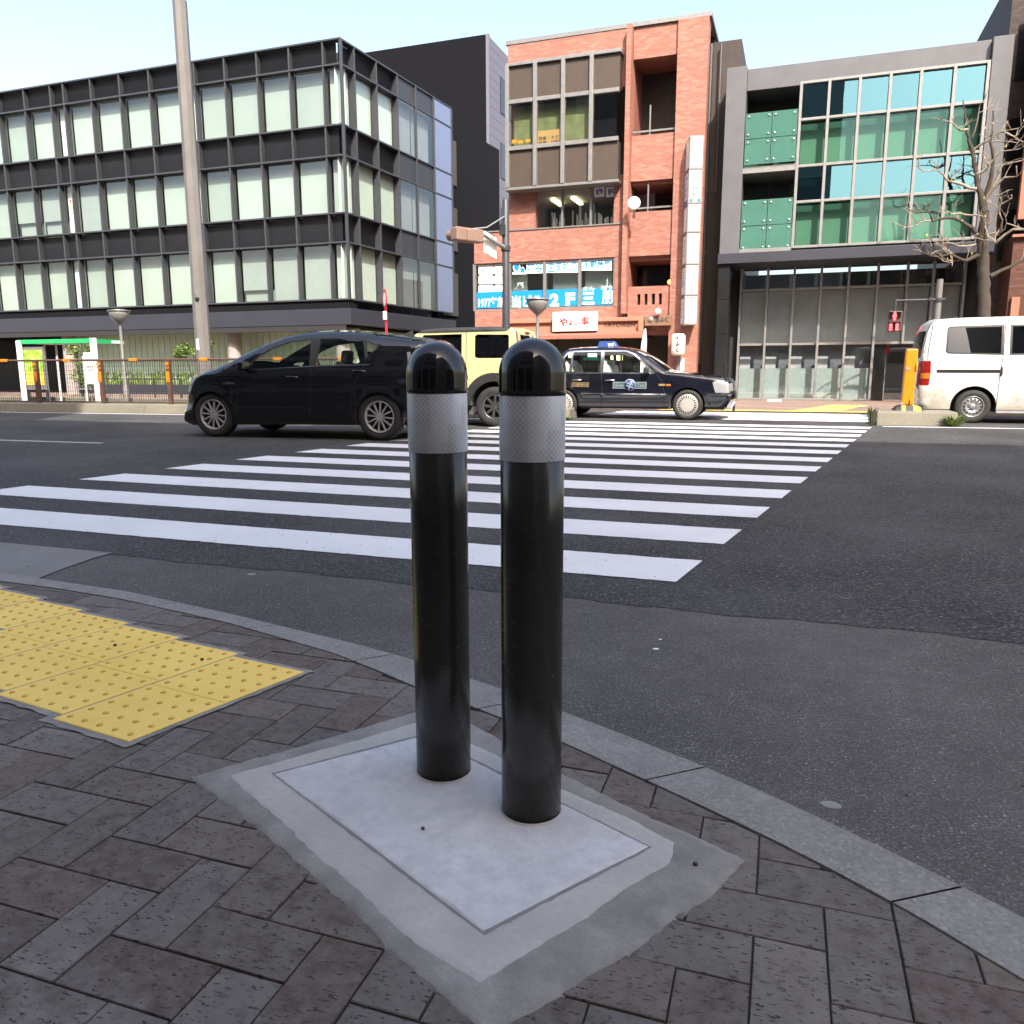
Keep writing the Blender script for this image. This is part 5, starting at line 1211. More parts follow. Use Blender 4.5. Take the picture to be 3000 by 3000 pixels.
def car_bits(root, W, hw, handles, mirror, hm='paint_black', mm='paint_black', mw=.2):
    for hx, hz in handles:
        for s in (1, -1): y = s*(hw(hx, hz, 1)+.012); g = MB(); g.tube([(hx-.09,y-s*.012,hz-.004),(hx-.06,y+s*.012,hz),(hx+.06,y+s*.012,hz+.004),(hx+.09,y-s*.012,hz+.006)], .013, 8); build('door_handle', g, MAT[hm], root, True)
    mx, mz = mirror
    for s in (1, -1):
        y = s*hw(mx, mz, 1); g = MB(); g.obox((mx, y+s*.10, mz+.03), (.055,0,0), (0,mw/2,0), (0,0,.065)); g.obox((mx+.02, y+s*.02, mz-.01), (.03,0,0), (0,.03,0), (0,0,.03)); build('mirror', g, MAT[mm], root, True, bevel=.035)
car_bits(hb, 1.70, hwf, ((1.29,.875),(.27,.955)), (2.03,1.0))
g = MB(); y = hwf(2.3, .80, 1)+.004; put_text(g, 'HYBRID', (2.42, y, .775), (-1,0,0), (0,0,1), .19, .028, 0, .02); build('badge', g, MAT['chrome'], hb, True, recalc=False)
g = MB(); g.add([(-.05,-.012,1.48),(-.20,-.012,1.455),(-.20,.012,1.455),(-.05,.012,1.48),(-.19,0,1.545)], [(0,1,4),(1,2,4),(2,3,4),(3,0,4)]); build('fin_antenna', g, MAT['plastic_black'], hb, True)

# yellow off-roader in the lane beside the median
loc, rz = place((-5.01, 12.88), (-1, -.07), 1.60)
jm = thing('off_road_car', 'boxy pale yellow off-road car with black roof and black arches', 'car', loc, rz)
J = dict(W=1.56, belt=1.08, tumble=.06, taperF=.03, taperR=.02, pow=6, r=.05, edge=.045, crown=.015, nose=.02, flare=.0, belly=.004,
  outline=[(-.46,.36),(-.50,.42),(-.51,.62),(-.51,1.08),(-.49,1.40),(-.46,1.62),(-.42,1.675),(0,1.70),(.9,1.69),(1.22,1.66),(1.36,1.58),(1.62,1.13),(1.8,1.08),(2.8,1.04),(2.9,.98),(2.93,.7),(2.93,.46),(2.86,.38)],
  arches=[(2.12,.36,.42),(-.10,.36,.42)], wheelR=.345, tw=.20, rim=dict(kind='spoke', n=8, sw=.020, m='alloy_mid', ri=.60),
  regions=[('gap', line_poly([(.40,1.62),(.40,1.0),(.36,.80)], .012), .1), ('gap', line_poly([(1.45,1.1),(1.5,.9),(1.48,.40)], .012), .1), ('gap', line_poly([(1.48,.40),(.36,.40)], .012), .1), ('roof', [(-.38,1.8),(-.37,1.65),(-.30,1.615),(1.30,1.60),(1.48,1.8)]),
    ('window', [(-.34,1.56),(.20,1.57),(.24,1.54),(.24,1.20),(.20,1.17),(-.32,1.17),(-.36,1.20),(-.36,1.53)], .05), ('window', [(.48,1.58),(1.18,1.57),(1.36,1.28),(1.36,1.17),(.48,1.17)], .05),
    ('cladding', [(-.60,.36),(-.60,.56)] + [(-.10+.545*math.cos(t), .37+.555*math.sin(t)) for t in [math.pi*(.86-.86*i/16) for i in range(17)]] + [(.47,.44),(1.55,.44)] + [(2.12+.545*math.cos(t), .37+.555*math.sin(t)) for t in [math.pi*(1-.86*i/16) for i in range(17)]] + [(3.0,.58),(3.0,.30)])],
  parts=dict(window=('window','privacy_glass',0.0), roof=('roof','plastic_black',.002), cladding=('fender_cladding','plastic_black',.028)), open=('window',),
  mats=('paint_yellow','well_black'), seats=((.95,.36,.5,1.25,'seat_dark'),(.95,-.36,.5,1.25,'seat_dark')), dash=(1.35,1.62,1.10), drvy=-.36,
  top=lambda x, z, s, nx: 'roof' if z > 1.6 and x > -.385 else ('windshield' if 1.30 < x < 1.66 and z > 1.13 and abs(s) < .9 else ('rearglass' if x < -.4 and 1.16 < z < 1.56 and abs(s) < .70 else ('bumper' if (x < -.4 or x > 2.8) and z < .62 else 'body'))),
  topparts=dict(roof=('roof','plastic_black'), windshield=('windshield','car_glass'), rearglass=('rear_window','privacy_glass'), bumper=('bumper','plastic_black')))
jwf, _ = make_car(jm, J)
car_bits(jm, 1.56, jwf, ((.55,.98),), (1.42,1.22), 'plastic_black', 'plastic_black')
g = MB().lathe([(.0001,-.66),(.19,-.655),(.20,-.62),(.33,-.60),(.345,-.56),(.345,-.53),(.3,-.515)], (0,0,.86), 'x', 28); build('spare_wheel', g, MAT['rubber'], jm, True)
for s in (1, -1): g = MB(); g.box(-.535, s*.62-.10, .52, -.50, s*.62+.10, .60); build('taillight', g, MAT['lamp_red'], jm, True, bevel=.01)
g = MB(); g.box(-.50, -.12, 1.60, -.47, .12, 1.63); build('brake_light', g, MAT['lamp_red'], jm, True)

# dark navy taxi heading right beyond the median
loc, rz = place((-2.01, 15.87), (1, .03), 1.62)
tc_ = thing('taxi', 'dark navy taxi sedan with blue roof lamp and door emblem', 'taxi', loc, rz)
T = dict(W=1.62, belt=.89, tumble=.36, tumble2=.1, taperF=.07, taperR=.06, r=.09, edge=.06, crown=.03, nose=.07, flare=.006, belly=.012, crease=((.50,.012,.018),),
  outline=[(-3.42,.24),(-3.5,.32),(-3.53,.6),(-3.50,.82),(-3.42,.87),(-3.0,.90),(-2.82,.94),(-2.66,1.20),(-2.57,1.32),(-2.46,1.385),(-2.24,1.41),(-1.8,1.42),(-1.48,1.415),(-1.25,1.39),(-1.06,1.345),(-.84,1.23),(-.63,1.08),(-.42,.935),(-.1,.90),(.32,.85),(.56,.82),(.70,.78),(.765,.70),(.775,.55),(.80,.50),(.81,.37),(.74,.26)],
  arches=[(0,.30,.335),(-2.5,.30,.335)], wheelR=.295, tw=.175, rim=dict(kind='cover', m='wheel_cover', ri=.70),
  regions=[('gap', line_poly([(-1.715,1.36),(-1.71,.9),(-1.68,.5),(-1.69,.22)], .010), .1), ('gap', line_poly([(-.62,.90),(-.50,.75),(-.44,.5),(-.45,.2)], .010), .1), ('gap', line_poly([(-2.52,.9),(-2.40,.75),(-2.30,.6)], .010), .1),
    ('trim', line_poly([(-3.5,.50),(-2.86,.50)], .022), .1), ('trim', line_poly([(-2.12,.505),(-.42,.495)], .022), .1), ('trim', line_poly([(.36,.49),(.80,.485)], .022), .1), ('trim', line_poly([(-2.56,.91),(-.66,.895)], .016), .1), ('sill', [(-2.12,.20),(-2.10,.245),(-.40,.235),(-.40,.19)]),
    ('frame', [(-2.58,.925),(-2.55,1.20),(-2.45,1.335),(-2.3,1.36),(-1.25,1.355),(-1.07,1.29),(-.88,1.13),(-.64,.905)]),
    ('window', [(-2.52,.945),(-2.50,1.20),(-2.43,1.305),(-2.36,1.32),(-2.36,.94)], .05), ('window', [(-2.33,.94),(-2.33,1.325),(-1.755,1.335),(-1.74,.925)]), ('window', [(-1.68,.925),(-1.685,1.335),(-1.25,1.33),(-1.10,1.27),(-.92,1.12),(-.70,.915)]),
    ('lamp', [(.46,.73),(.52,.76),(.9,.72),(.9,.53),(.52,.535)], .05), ('amber', [(-.42,.695),(-.33,.695),(-.33,.66),(-.42,.66)], .05), ('bumper', [(.36,.475),(.9,.475),(.9,.28),(.40,.30)])],
  parts=dict(window=('window','car_glass',0.0), frame=('window_frame','chrome',.001), trim=('side_trim','chrome',.006), sill=('sill_strip','alloy',.004), lamp=('headlight','lamp_clear',.004), amber=('side_marker','lamp_amber',.006), bumper=('bumper','paint_navy',.012)),
  mats=('paint_navy','well_black'), seats=((-1.35,.36,.40,1.10,'seat_white'),(-1.35,-.36,.40,1.10,'seat_white'),(-2.15,.38,.42,1.08,'seat_white'),(-2.15,-.38,.42,1.08,'seat_white')), dash=(-.95,-.62,.92), drvy=-.36,
  top=lambda x, z, s, nx: 'windshield' if -1.08 < x < -.42 and z > .95 and abs(s) < .92 else ('rearglass' if -2.8 < x < -2.5 and z > .96 and abs(s) < .9 else ('lamp' if x > .7 and .53 < z < .72 and abs(s) > .60 else ('grille' if x > .7 and .53 < z < .72 else 'body'))),
  topparts=dict(windshield=('windshield','car_glass'), rearglass=('rear_window','car_glass'), lamp=('headlight','lamp_clear'), grille=('grille','chrome')))
twf, _ = make_car(tc_, T)
car_bits(tc_, 1.62, twf, ((-1.53,.765),(-2.2,.77)), (-.80,.93), 'chrome', 'plastic_black', .15)
y = -twf(-1.13, .68, 1)-.006
def dtext(mb, s, x0, z0, w, h, mi=0, b=.01, sh=0.0, dy=0.0): put_text(mb, s, (x0, y-.004-dy, z0), (1,0,0), (0,0,1), w, h, mi, b, sh)
g = MB(); g.box(-1.47, y-.001, .605, -.80, y+.02, .735); g.lathe([(.0001,0),(.118,0),(.118,.02)], (-1.13, y-.003, .675), 'y', 28); em = build('door_emblem', g, MAT['decal_silver'], tc_, True)
g = MB(); g.box(-1.455, y-.003, .62, -.815, y-.001, .72); g.lathe([(.0001,0),(.1,0),(.1,.002)], (-1.13, y-.006, .675), 'y', 28, 1); dtext(g, 'Green', -1.44, .64, .19, .065, 2, .01, .2); dtext(g, 'Taxi', -1.00, .64, .16, .065, 2, .01, .2); g.obox((-1.13, y-.008, .675), (.012,0,0), (0,.001,0), (.02,0,.085), 2); g.obox((-1.13, y-.0085, .70), (.065,0,-.02), (0,.001,0), (.004,0,.012), 2); g.obox((-1.13, y-.0085, .645), (.065,0,-.02), (0,.001,0), (.004,0,.012), 2)
build('emblem_art', g, [MAT['decal_teal'], MAT['taxi_blue'], MAT['decal_silver']], em, True, recalc=False)
g = MB(); yb = -twf(-2.13, .68, 1)-.004; g.box(-2.31, yb-.004, .635, -1.96, yb+.01, .722); g2 = build('number_board', g, MAT['decal_gold'], tc_, True)
g = MB(); g.box(-2.30, yb-.006, .645, -1.97, yb-.0045, .712); put_text(g, '八重洲012', (-2.29, yb-.008, .655), (1,0,0), (0,0,1), .31, .048, 1, .02); build('number_lettering', g, [MAT['letter_dark'], MAT['decal_gold']], g2, True, recalc=False)
g = MB(); g.box(-.565, yb+.02, .662, -.44, yb+.03, .70) if False else g.box(-.565, -twf(-.5,.68,1)-.004, .662, -.44, -twf(-.5,.68,1)+.004, .70); build('fender_plate', g, MAT['decal_gold'], tc_, True)
g = MB(); zt_ = 1.425; g.add([(-1.93,-.17,zt_),(-1.52,-.17,zt_),(-1.52,.17,zt_),(-1.93,.17,zt_),(-1.91,-.13,zt_+.13),(-1.60,-.13,zt_+.13),(-1.60,.13,zt_+.13),(-1.91,.13,zt_+.13)], [(3,2,1,0),(4,5,6,7),(0,1,5,4),(1,2,6,5),(2,3,7,6),(3,0,4,7)]); rl = build('roof_lamp', g, MAT['taxi_blue'], tc_, True, bevel=.015)
g = MB(); put_text(g, 'TAXI', (-1.72, -.166, zt_+.035), (1,0,0), Vector((0,.3,1)).normalized(), .12, .05, 0, .03); build('lettering', g, MAT['letter_white'], rl, True, recalc=False)
g = MB(); g.obox((-2.0, -.45, 1.20), (.16,0,0), (0,.008,0), (0,0,.035)); build('window_card', g, MAT['teal_card'], tc_, True); g = MB(); g.obox((-2.45, -.52, .985), (.07,0,0), (0,.02,0), (0,0,.045)); build('cushion', g, MAT['yellow_card'], tc_, True)
g = MB(); g.tube([(.55,-.74,.86),(.55,-.76,.90),(.57,-.80,.93)], .012, 6); g.obox((.57,-.82,.945), (.03,0,0), (0,.05,0), (0,0,.03)); build('fender_mirror', g, MAT['chrome'], tc_, True, bevel=.01) if False else None

# white van heading right, cut by the frame
loc, rz = place((3.014, 16.51), (1, .03), 1.66)
vn = thing('van', 'white one-box van with dusty sills cut by the right frame edge', 'van', loc, rz)
Vn = dict(W=1.66, belt=1.12, tumble=.09, tumble2=.12, taperF=.07, taperR=.045, pow=7, r=.10, edge=.07, crown=.025, nose=.06, flare=.010, belly=.010, crease=((1.10,.006,.02),),
  outline=[(-.80,.25),(-.87,.32),(-.90,.60),(-.89,1.0),(-.86,1.35),(-.81,1.66),(-.75,1.80),(-.66,1.865),(-.3,1.885),(.66,1.895),(1.8,1.89),(2.2,1.86),(2.45,1.78),(2.75,1.42),(3.0,1.12),(3.12,.95),(3.17,.6),(3.17,.35),(3.08,.24)],
  arches=[(0,.30,.37),(2.52,.30,.37)], wheelR=.30, tw=.175, rim=dict(kind='steel', m='steel_wheel', ri=.62),
  regions=[('gap', line_poly([(.415,1.80),(.405,1.2),(.38,.9),(.37,.24)], .012), .1), ('gap', line_poly([(-.72,1.80),(.42,1.80)], .008), .1), ('gap', line_poly([(-.74,1.78),(-.80,1.3),(-.79,.70)], .012), .1), ('gap', line_poly([(1.60,1.8),(1.62,1.2),(1.58,.25)], .012), .1),
    ('track', line_poly([(-.64,.935),(.37,.93)], .055), .1), ('frame', [(-.51,1.70),(-.47,1.735),(.40,1.75),(.40,1.215),(-.48,1.245),(-.52,1.28)]), ('window', [(-.48,1.68),(-.45,1.705),(.36,1.715),(.365,1.245),(-.45,1.27),(-.485,1.30)]),
    ('frame', [(.49,1.75),(1.52,1.75),(1.52,1.215),(.50,1.215)]), ('window', [(.53,1.72),(1.49,1.72),(1.49,1.245),(.535,1.245)]), ('window', [(1.70,1.70),(2.25,1.68),(2.72,1.22),(2.72,1.15),(1.70,1.20)]),
    ('tail', [(-.95,1.12),(-.745,1.12),(-.735,.90),(-.75,.68),(-.95,.68)], .05), ('tailclear', [(-.95,.90),(-.74,.90),(-.745,.80),(-.95,.80)], .05), ('lamp', [(2.85,.98),(3.2,.92),(3.2,.72),(2.92,.72)])],
  parts=dict(window=('window','privacy_glass',0.0), frame=('window_frame','plastic_black',.001), track=('door_track','alloy_dark',.004), tail=('taillight','lamp_red',.005), tailclear=('taillight_lens','lamp_amber',.007), lamp=('headlight','lamp_clear',.004)), open=('window',),
  mats=('paint_white','well_black'), seats=((1.75,.38,.75,1.5,'seat_dark'),(1.75,-.38,.75,1.5,'seat_dark')), dash=(2.2,2.7,1.15), drvy=-.38,
  top=lambda x, z, s, nx: 'windshield' if 2.4 < x < 3.0 and z > 1.13 and abs(s) < .9 else ('rearglass' if x < -.7 and 1.15 < z < 1.68 and abs(s) < .86 else ('tail' if x < -.7 and .68 < z < 1.12 and abs(s) > .86 else 'body')),
  topparts=dict(windshield=('windshield','car_glass'), rearglass=('rear_window','privacy_glass'), tail=('taillight','lamp_red')))
vwf, _ = make_car(vn, Vn)
g = MB(); yv = -vwf(.5, .3, 1); g.box(.38, yv-.004, .19, 2.10, yv+.1, .235); build('sill_strip', g, MAT['alloy'], vn, True)
g = MB(); y2 = -vwf(.39, .91, 1); g.tube([(.40,y2-.004,.86),(.40,y2-.03,.88),(.40,y2-.03,.98),(.40,y2-.004,1.0)], .014, 6); build('door_handle', g, MAT['plastic_black'], vn, True)
# ------------------------------------------------------------------ street furniture
def pole_label(): pass
# tall grey utility pole in front of the office
PX, _ = at(600, 1085, 18.6); pr_ = .205
up_ = thing('utility_pole', 'tall grey faceted metal pole standing in front of the office building', 'pole', (PX, 18.6, .012))
build('shaft', MB().lathe([(pr_*1.05,0),(pr_,3.3),(pr_*.99,3.32),(pr_*.88,10.5),(.0001,10.5)], (PX,18.6,.012), n=8, smooth=False), MAT['light_pole'], up_)
z_ = zat(600, 862, 18.6); g = MB().lathe([(pr_*1.03,z_-.03),(pr_*1.03,z_+.02)], (PX,18.6,0), n=8); g.lathe([(.0001,-.03),(.05,-.03),(.05,.05)], (PX+.07, 18.6-pr_*.95, z_-.13), 'y', 12, 1); build('joint_collar', g, [MAT['light_pole'], MAT['inner_dark']], up_)
g = MB(); g.box(PX-.05, 18.6-pr_-.005, 1.55, PX+.03, 18.6-pr_+.05, 1.85); build('notice_plate', g, MAT['sign_white'], up_)
# two bowl street lamps
def street_lamp(px, ybase, Y, ytop, label, hidden=False):
    x = xat(px, ytop, Y); zt_ = zat(px, ytop, Y); t = thing('street_lamp', label, 'street lamp', (x, Y, .012), 0, 'bowl street lamps on the far sidewalk'); hb_ = zt_ - .012
    build('pole', MB().lathe([(.085,0),(.08,.5),(.05,.52),(.042,hb_-.5),(.03,hb_-.42)], n=14), MAT['light_pole'], t, True)
    build('bowl', MB().lathe([(.03,hb_-.46),(.09,hb_-.42),(.22,hb_-.30),(.285,hb_-.16),(.30,hb_-.06),(.27,hb_-.055),(.18,hb_-.02),(.0001,hb_)], n=24), MAT['lamp_bowl'], t, True)
    build('rim', MB().lathe([(.30,hb_-.075),(.325,hb_-.07),(.325,hb_-.045),(.30,hb_-.045)], n=24), MAT['alu'], t, True)
street_lamp(348, 1182, 19.1, 905, 'slim street lamp with inverted bowl head right of the bus shelter')
street_lamp(1575, 1182, 20.6, 871, 'bowl street lamp in front of the brick building lettered windows')
# brown guard fence on the median
def fence_y(x): return kerbY(x) + .16
zt_ = zat(400, 1054, fence_y(-14.5)); fz0 = .2
gf = thing('guard_fence', 'brown mesh guard fence with orange reflectors along the median kerb', 'fence', (-14, fence_y(-14), fz0))
fx = [xat(px, 1115, fence_y(xg)) for px, xg in ((500,-13),(298,-15.5),(103,-18))]; step = (fx[0]-fx[2])/2
posts = [fx[0] + step*k for k in range(2, -9, -1)]; x0f, x1f = posts[-1], posts[0]+.9
for x in posts:
    y = fence_y(x); g = MB(); g.box(x-.045, y-.03, fz0, x+.045, y+.05, zt_-.02); p_ = build('post', g, MAT['fence_brown'], gf, bevel=.008)
    g = MB(); g.box(x-.05, y-.038, fz0+.52, x+.05, y-.031, fz0+.76); g.box(x-.05, y-.038, zt_-.12, x+.05, y-.031, zt_-.06); g.box(x-.05, y-.038, zt_-.2, x+.05, y-.031, zt_-.16); build('reflector', g, MAT['amber_reflector'], p_)
    g = MB()
    for k in range(3): g.tube([(x-.045, y-.03, fz0+.25+.3*k), (x+.045, y-.03, fz0+.25+.3*k)], .012, 6)
    build('bolt', g, MAT['fence_brown'], p_)
g = MB(); g.tube([(x0f, fence_y(x0f), zt_), (x1f, fence_y(x1f), zt_)], .026, 10); build('top_rail', g, MAT['fence_brown'], gf)
g = MB(); g.tube([(x0f, fence_y(x0f), fz0+.05), (x1f, fence_y(x1f), fz0+.05)], .016, 8); build('bottom_rail', g, MAT['fence_brown'], gf)
g = MB(); n = int((x1f-x0f)/.062)
for i in range(n): x = x0f + .062*i; y = fence_y(x)+.012; g.box(x-.0036, y-.0036, fz0+.05, x+.0036, y+.0036, zt_)
for k in range(10): z = fz0+.10+.098*k; g.bar((x0f, fence_y(x0f)+.02, z), (x1f, fence_y(x1f)+.02, z), .006, .006)
build('wire_mesh', g, MAT['wire'], gf)
for i in range(len(posts)-1):
    x = (posts[i]+posts[i+1])/2; y = fence_y(x); g = MB(); g.box(x-.10, y-.034, zt_-.034, x+.10, y+.034, zt_+.034); build('rail_reflector', g, MAT['amber_reflector'], gf, bevel=.01)
x = posts[0]+.62; y = fence_y(x); g = MB(); g.box(x-.10, y-.034, zt_-.034, x+.10, y+.034, zt_+.034); build('rail_reflector', g, MAT['amber_reflector'], gf, bevel=.01)

# bus shelter with backlit advertisement
SYB = 18.9
def z6(x, y): return (x*.28986, 940 + y*.29)
def sx(x, y=500, Y=SYB): return xat(*z6(x, y), Y)
def sz(y, x=500, Y=SYB): return zat(*z6(x, y), Y)
bs_ = thing('bus_shelter', 'white framed bus shelter with green roof edge and backlit advertisement', 'bus shelter', (sx(600), SYB, .012))
zr1, zr0 = sz(186, 560), sz(230, 560)
g = MB(); g.box(sx(205), SYB-.02, zr0, sx(925), SYB+.06, zr1); rf = build('roof', g, MAT['green_fascia'], bs_, bevel=.01)
g = MB(); g.box(sx(205), SYB+.061, zr0+.02, sx(925), SYB+1.35, zr1-.03); build('roof_deck', g, MAT['white_metal'], rf)
g = MB(); a = Vector((sx(955), SYB-.02)); b = Vector((sx(1200, 215, SYB+1.2), SYB+1.2)); g.prism([(0,zr0+.0),(1,zr0-.0),(1,zr1),(0,zr1)], lambda u, v, d: (a.x+(b.x-a.x)*u, a.y+(b.y-a.y)*u+d, v), 0, .06); ge = build('roof_end', g, MAT['green_fascia'], bs_)
g = MB(); dv = (b-a).normalized()
for k, (s0, w_) in enumerate(((.10,.10),(.23,.05),(.31,.05),(.40,.03))): q = a+dv*s0; g.obox((q.x, q.y-.012, (zr0+zr1)/2), (dv.x*w_/2, dv.y*w_/2, 0), (0,.004,0), (0,0,.035))
build('roof_mark', g, MAT['letter_white'], ge)
for (xa_, xb_, yt) in ((180, 232, 195), (925, 985, 182)):
    g = MB(); g.box(sx(xa_+14), SYB-.03, .012, sx(xb_+12), SYB+.03, sz(yt)); build('end_post', g, MAT['white_metal'], bs_, bevel=.012)
for xc in (452, 570, 834):
    g = MB(); g.box(sx(xc+14, 500, SYB+.3)-.03, SYB+.30, .012, sx(xc+14, 500, SYB+.3)+.03, SYB+.34, zr0+.02); build('post', g, MAT['white_metal'], bs_, bevel=.01)
g = MB(); x0, x1 = sx(228), sx(440); z0, z1 = sz(700), sz(258); g.box(x0, SYB+.06, z0, x1, SYB+.14, z1); ad = build('advert_box', g, MAT['alu'], bs_, bevel=.012)
g = MB(); g.box(x0+.06, SYB+.050, z0+.16, x1-.06, SYB+.057, z1-.10); build('poster', g, MAT['poster_art'], ad)
g = MB(); g.box(x0+.02, SYB+.07, .012, x0+.08, SYB+.13, z0); g.box(x1-.08, SYB+.07, .012, x1-.02, SYB+.13, z0); build('leg', g, MAT['dark_metal'], ad)
g = MB(); g.box(sx(846), SYB+.04, sz(636), sx(938), SYB+.06, sz(325)); tb = build('timetable_board', g, MAT['white_board'], bs_)
g = MB()
for k in range(4): xx = sx(866+17*k); g.box(xx, SYB+.034, sz(480), xx+.04, SYB+.039, sz(455)); g.box(xx, SYB+.034, sz(500), xx+.045, SYB+.039, sz(492))
build('timetable_mark', g, MAT['grey_metal'], tb)
g = MB(); g.box(sx(600), SYB+.5, .40, sx(850), SYB+.85, .44); g.box(sx(620), SYB+.6, .012, sx(620)+.05, SYB+.7, .4); g.box(sx(820), SYB+.6, .012, sx(820)+.05, SYB+.7, .4); build('bench', g, MAT['grey_metal'], bs_)
# low pipe railing by the planter
lr = thing('low_railing', 'low dark pipe railing along the planted office front', 'railing', (sx(1450, 700, 22.5), 22.5, .012))
x0, x1 = sx(1050, 700, 22.5), sx(1830, 700, 22.5)
for k in range(4): x = x0 + (x1-x0)*k/3; build('post', MB().tube([(x,22.5,.012),(x,22.5,.72)], .03, 8), MAT['dark_metal'], lr)
build('rail', MB().tube([(x0,22.5,.70),(x1,22.5,.70)], .022, 8).tube([(x0,22.5,.22),(x1,22.5,.22)], .018, 8), MAT['dark_metal'], lr)
# red pole with round sign seen nearly edge on
RX_, _ = at(1131, 930, 23.0); rt = zat(1131, 845, 23.0); az0 = 0
rs2 = thing('round_road_sign', 'round red sign on a red pole at the mouth of the side street', 'road sign', (RX_, 23.0, .012))
build('pole', MB().tube([(RX_,23,.012),(RX_,23,rt-.55)], .04, 10), MAT['sign_red'], rs2)
az = R_(-50); c_ = Vector((RX_, 22.94, rt-.32)); nrm = Vector((math.sin(az), -math.cos(az), 0)); tn = Vector((nrm.y, -nrm.x, 0))
g = MB(); n = 26; ringv = [c_ + tn*.30*math.cos(2*math.pi*i/n) + Vector((0,0,1))*.30*math.sin(2*math.pi*i/n) for i in range(n)]
g.add(ringv + [v - nrm*.02 for v in ringv], [tuple(range(n)), tuple(range(n, 2*n))[::-1]] + [(i, (i+1) % n, n+(i+1) % n, n+i) for i in range(n)]); build('disc', g, MAT['sign_red'], rs2)
g = MB(); inn_ = [c_ + nrm*.004 + tn*.21*math.cos(2*math.pi*i/n) + Vector((0,0,1))*.21*math.sin(2*math.pi*i/n) for i in range(n)]; g.add(inn_, [tuple(range(n))]); g.box(RX_-.05, 22.9, rt-.95, RX_+.07, 22.93, rt-.70); build('disc_face', g, MAT['sign_white'], rs2)
# signal mast with mast arm, street name plate and signal seen from behind
MY = 19.6; MX, _ = at(1482, 800, MY); mt = zat(1482, 582, MY)
sm_ = thing('signal_mast', 'dark grey traffic signal mast with slanted arm beside the brick building', 'signal mast', (MX, MY, .012))
build('mast', MB().lathe([(.105,.012),(.10,1.5),(.085,mt-.05),(.06,mt),(.0001,mt)], (MX,MY,0), n=16), MAT['fin_metal'], sm_)
AY = 18.2; A1x, A1z = at(1388, 672, AY); B0 = (MX, MY, zat(1480, 728, MY)); B1 = (MX, MY, zat(1480, 632, MY))
build('arm', MB().tube([B0, (A1x, AY, A1z)], [.055,.035], 10), MAT['grey_metal'], sm_)
build('brace', MB().tube([B1, (A1x+.25, AY+.2, A1z+.06), (A1x-.1, AY-.05, A1z)], .018, 8), MAT['grey_metal'], sm_)
g = MB(); g.box(MX-.12, MY-.14, zat(1480, 690, MY), MX+.03, MY+.06, zat(1480, 660, MY)); g.lathe([(.12,0),(.12,.12)], (MX,MY,B0[2]-.06), n=12); build('control_box', g, MAT['dark_metal'], sm_)
ts = thing('traffic_signal', 'pinkish brown traffic signal seen from behind at the arm end', 'traffic signal', (A1x, AY, A1z-.2))
hd = Vector((-.52,-.85,0)).normalized(); hn = Vector((-hd.y, hd.x, 0)); cc = Vector((A1x-.12, AY-.1, A1z-.14))
g = MB(); g.obox(cc, hn*.13, hd*.40, (0,0,.15)); g.obox(cc + hd*.02 + Vector((0,0,-.02)), hn*.17, hd*.10, (0,0,.14)); build('housing', g, MAT['signal_back'], ts, bevel=.03)
for k in (-1, 0, 1):
    g = MB(); q = cc + hd*.27*k - hn*.13; g.tube([q, q - hn*.20], [.125,.125], 14, caps=False); build('visor', g, MAT['signal_back'], ts)
sp_ = thing('street_name_plate', 'white plate with dark glyphs hung under the signal arm', 'name plate', (MX-.6, AY+.6, A1z-.3))
k0 = Vector((A1x, AY, A1z)); k1 = Vector(B0); dv = (k1-k0).normalized(); q0 = k0 + (k1-k0)*.42; q1 = k0 + (k1-k0)*.78
g = MB(); off = Vector((-.1,-.02,0)); pts = [q0+off+Vector((0,0,.16)), q1+off+Vector((0,0,.16)), q1+off+Vector((0,0,-.34)), q0+off+Vector((0,0,-.34))]; bk = [p + Vector((.03,.03,0)) for p in pts]
g.add([tuple(v) for v in pts+bk], [(0,1,2,3),(7,6,5,4),(0,4,5,1),(1,5,6,2),(2,6,7,3),(3,7,4,0)]); build('plate', g, MAT['sign_white'], sp_)
g = MB(); rr = random.Random(4)
for i in range(5):
    pn = Vector((dv.y, -dv.x, 0)).normalized(); pn = pn if pn.y < 0 else -pn; p = pts[0].lerp(pts[1], .12+.18*i) + pn*.012
    for (z0, z1) in ((-.27,-.40),(-.30,-.43),(-.05,-.12)): g.obox(p + Vector((0,0,z0+.06)) , (pts[1]-pts[0])*.055, pn*.004, (0,0,.028 if z0 > -.1 else .03))
build('glyph', g, MAT['letter_dark'], sp_)
# pedestrian signal with lit red man
QY = 20.3; qx, _ = at(2752, 850, QY)
pp = thing('signal_pole', 'grey pole with crossing signal arm behind the white van', 'signal pole', (qx, QY, .012)); pz = zat(2755, 818, QY); az_ = zat(2700, 882, QY)
build('pole', MB().tube([(qx,QY,.012),(qx,QY,pz)], [.075,.065], 12), MAT['light_pole'], pp)
hx, hz0 = at(2616, 972, QY); hx1, hz1 = at(2616, 912, QY)
build('arm', MB().tube([(qx+.12,QY-.05,az_+.02),(hx-.02,QY-.05,az_+.02)], .025, 8).tube([(hx,QY-.05,az_+.06),(hx,QY-.05,hz1-.02)], .03, 8), MAT['dark_metal'], pp)
g = MB(); g.lathe([(.10,0),(.10,.06)], (qx,QY,az_-.01), n=10); g.obox((qx-.18,QY-.08,az_+.03), (.03,0,0), (0,.04,0), (0,0,.04), 1); build('clamp', g, [MAT['dark_metal'], MAT['chrome']], pp)
ps = thing('pedestrian_signal', 'pedestrian signal showing a lit red standing figure', 'pedestrian signal', (hx, QY-.1, hz0)); w2 = .115; hm = (hz0+hz1)/2
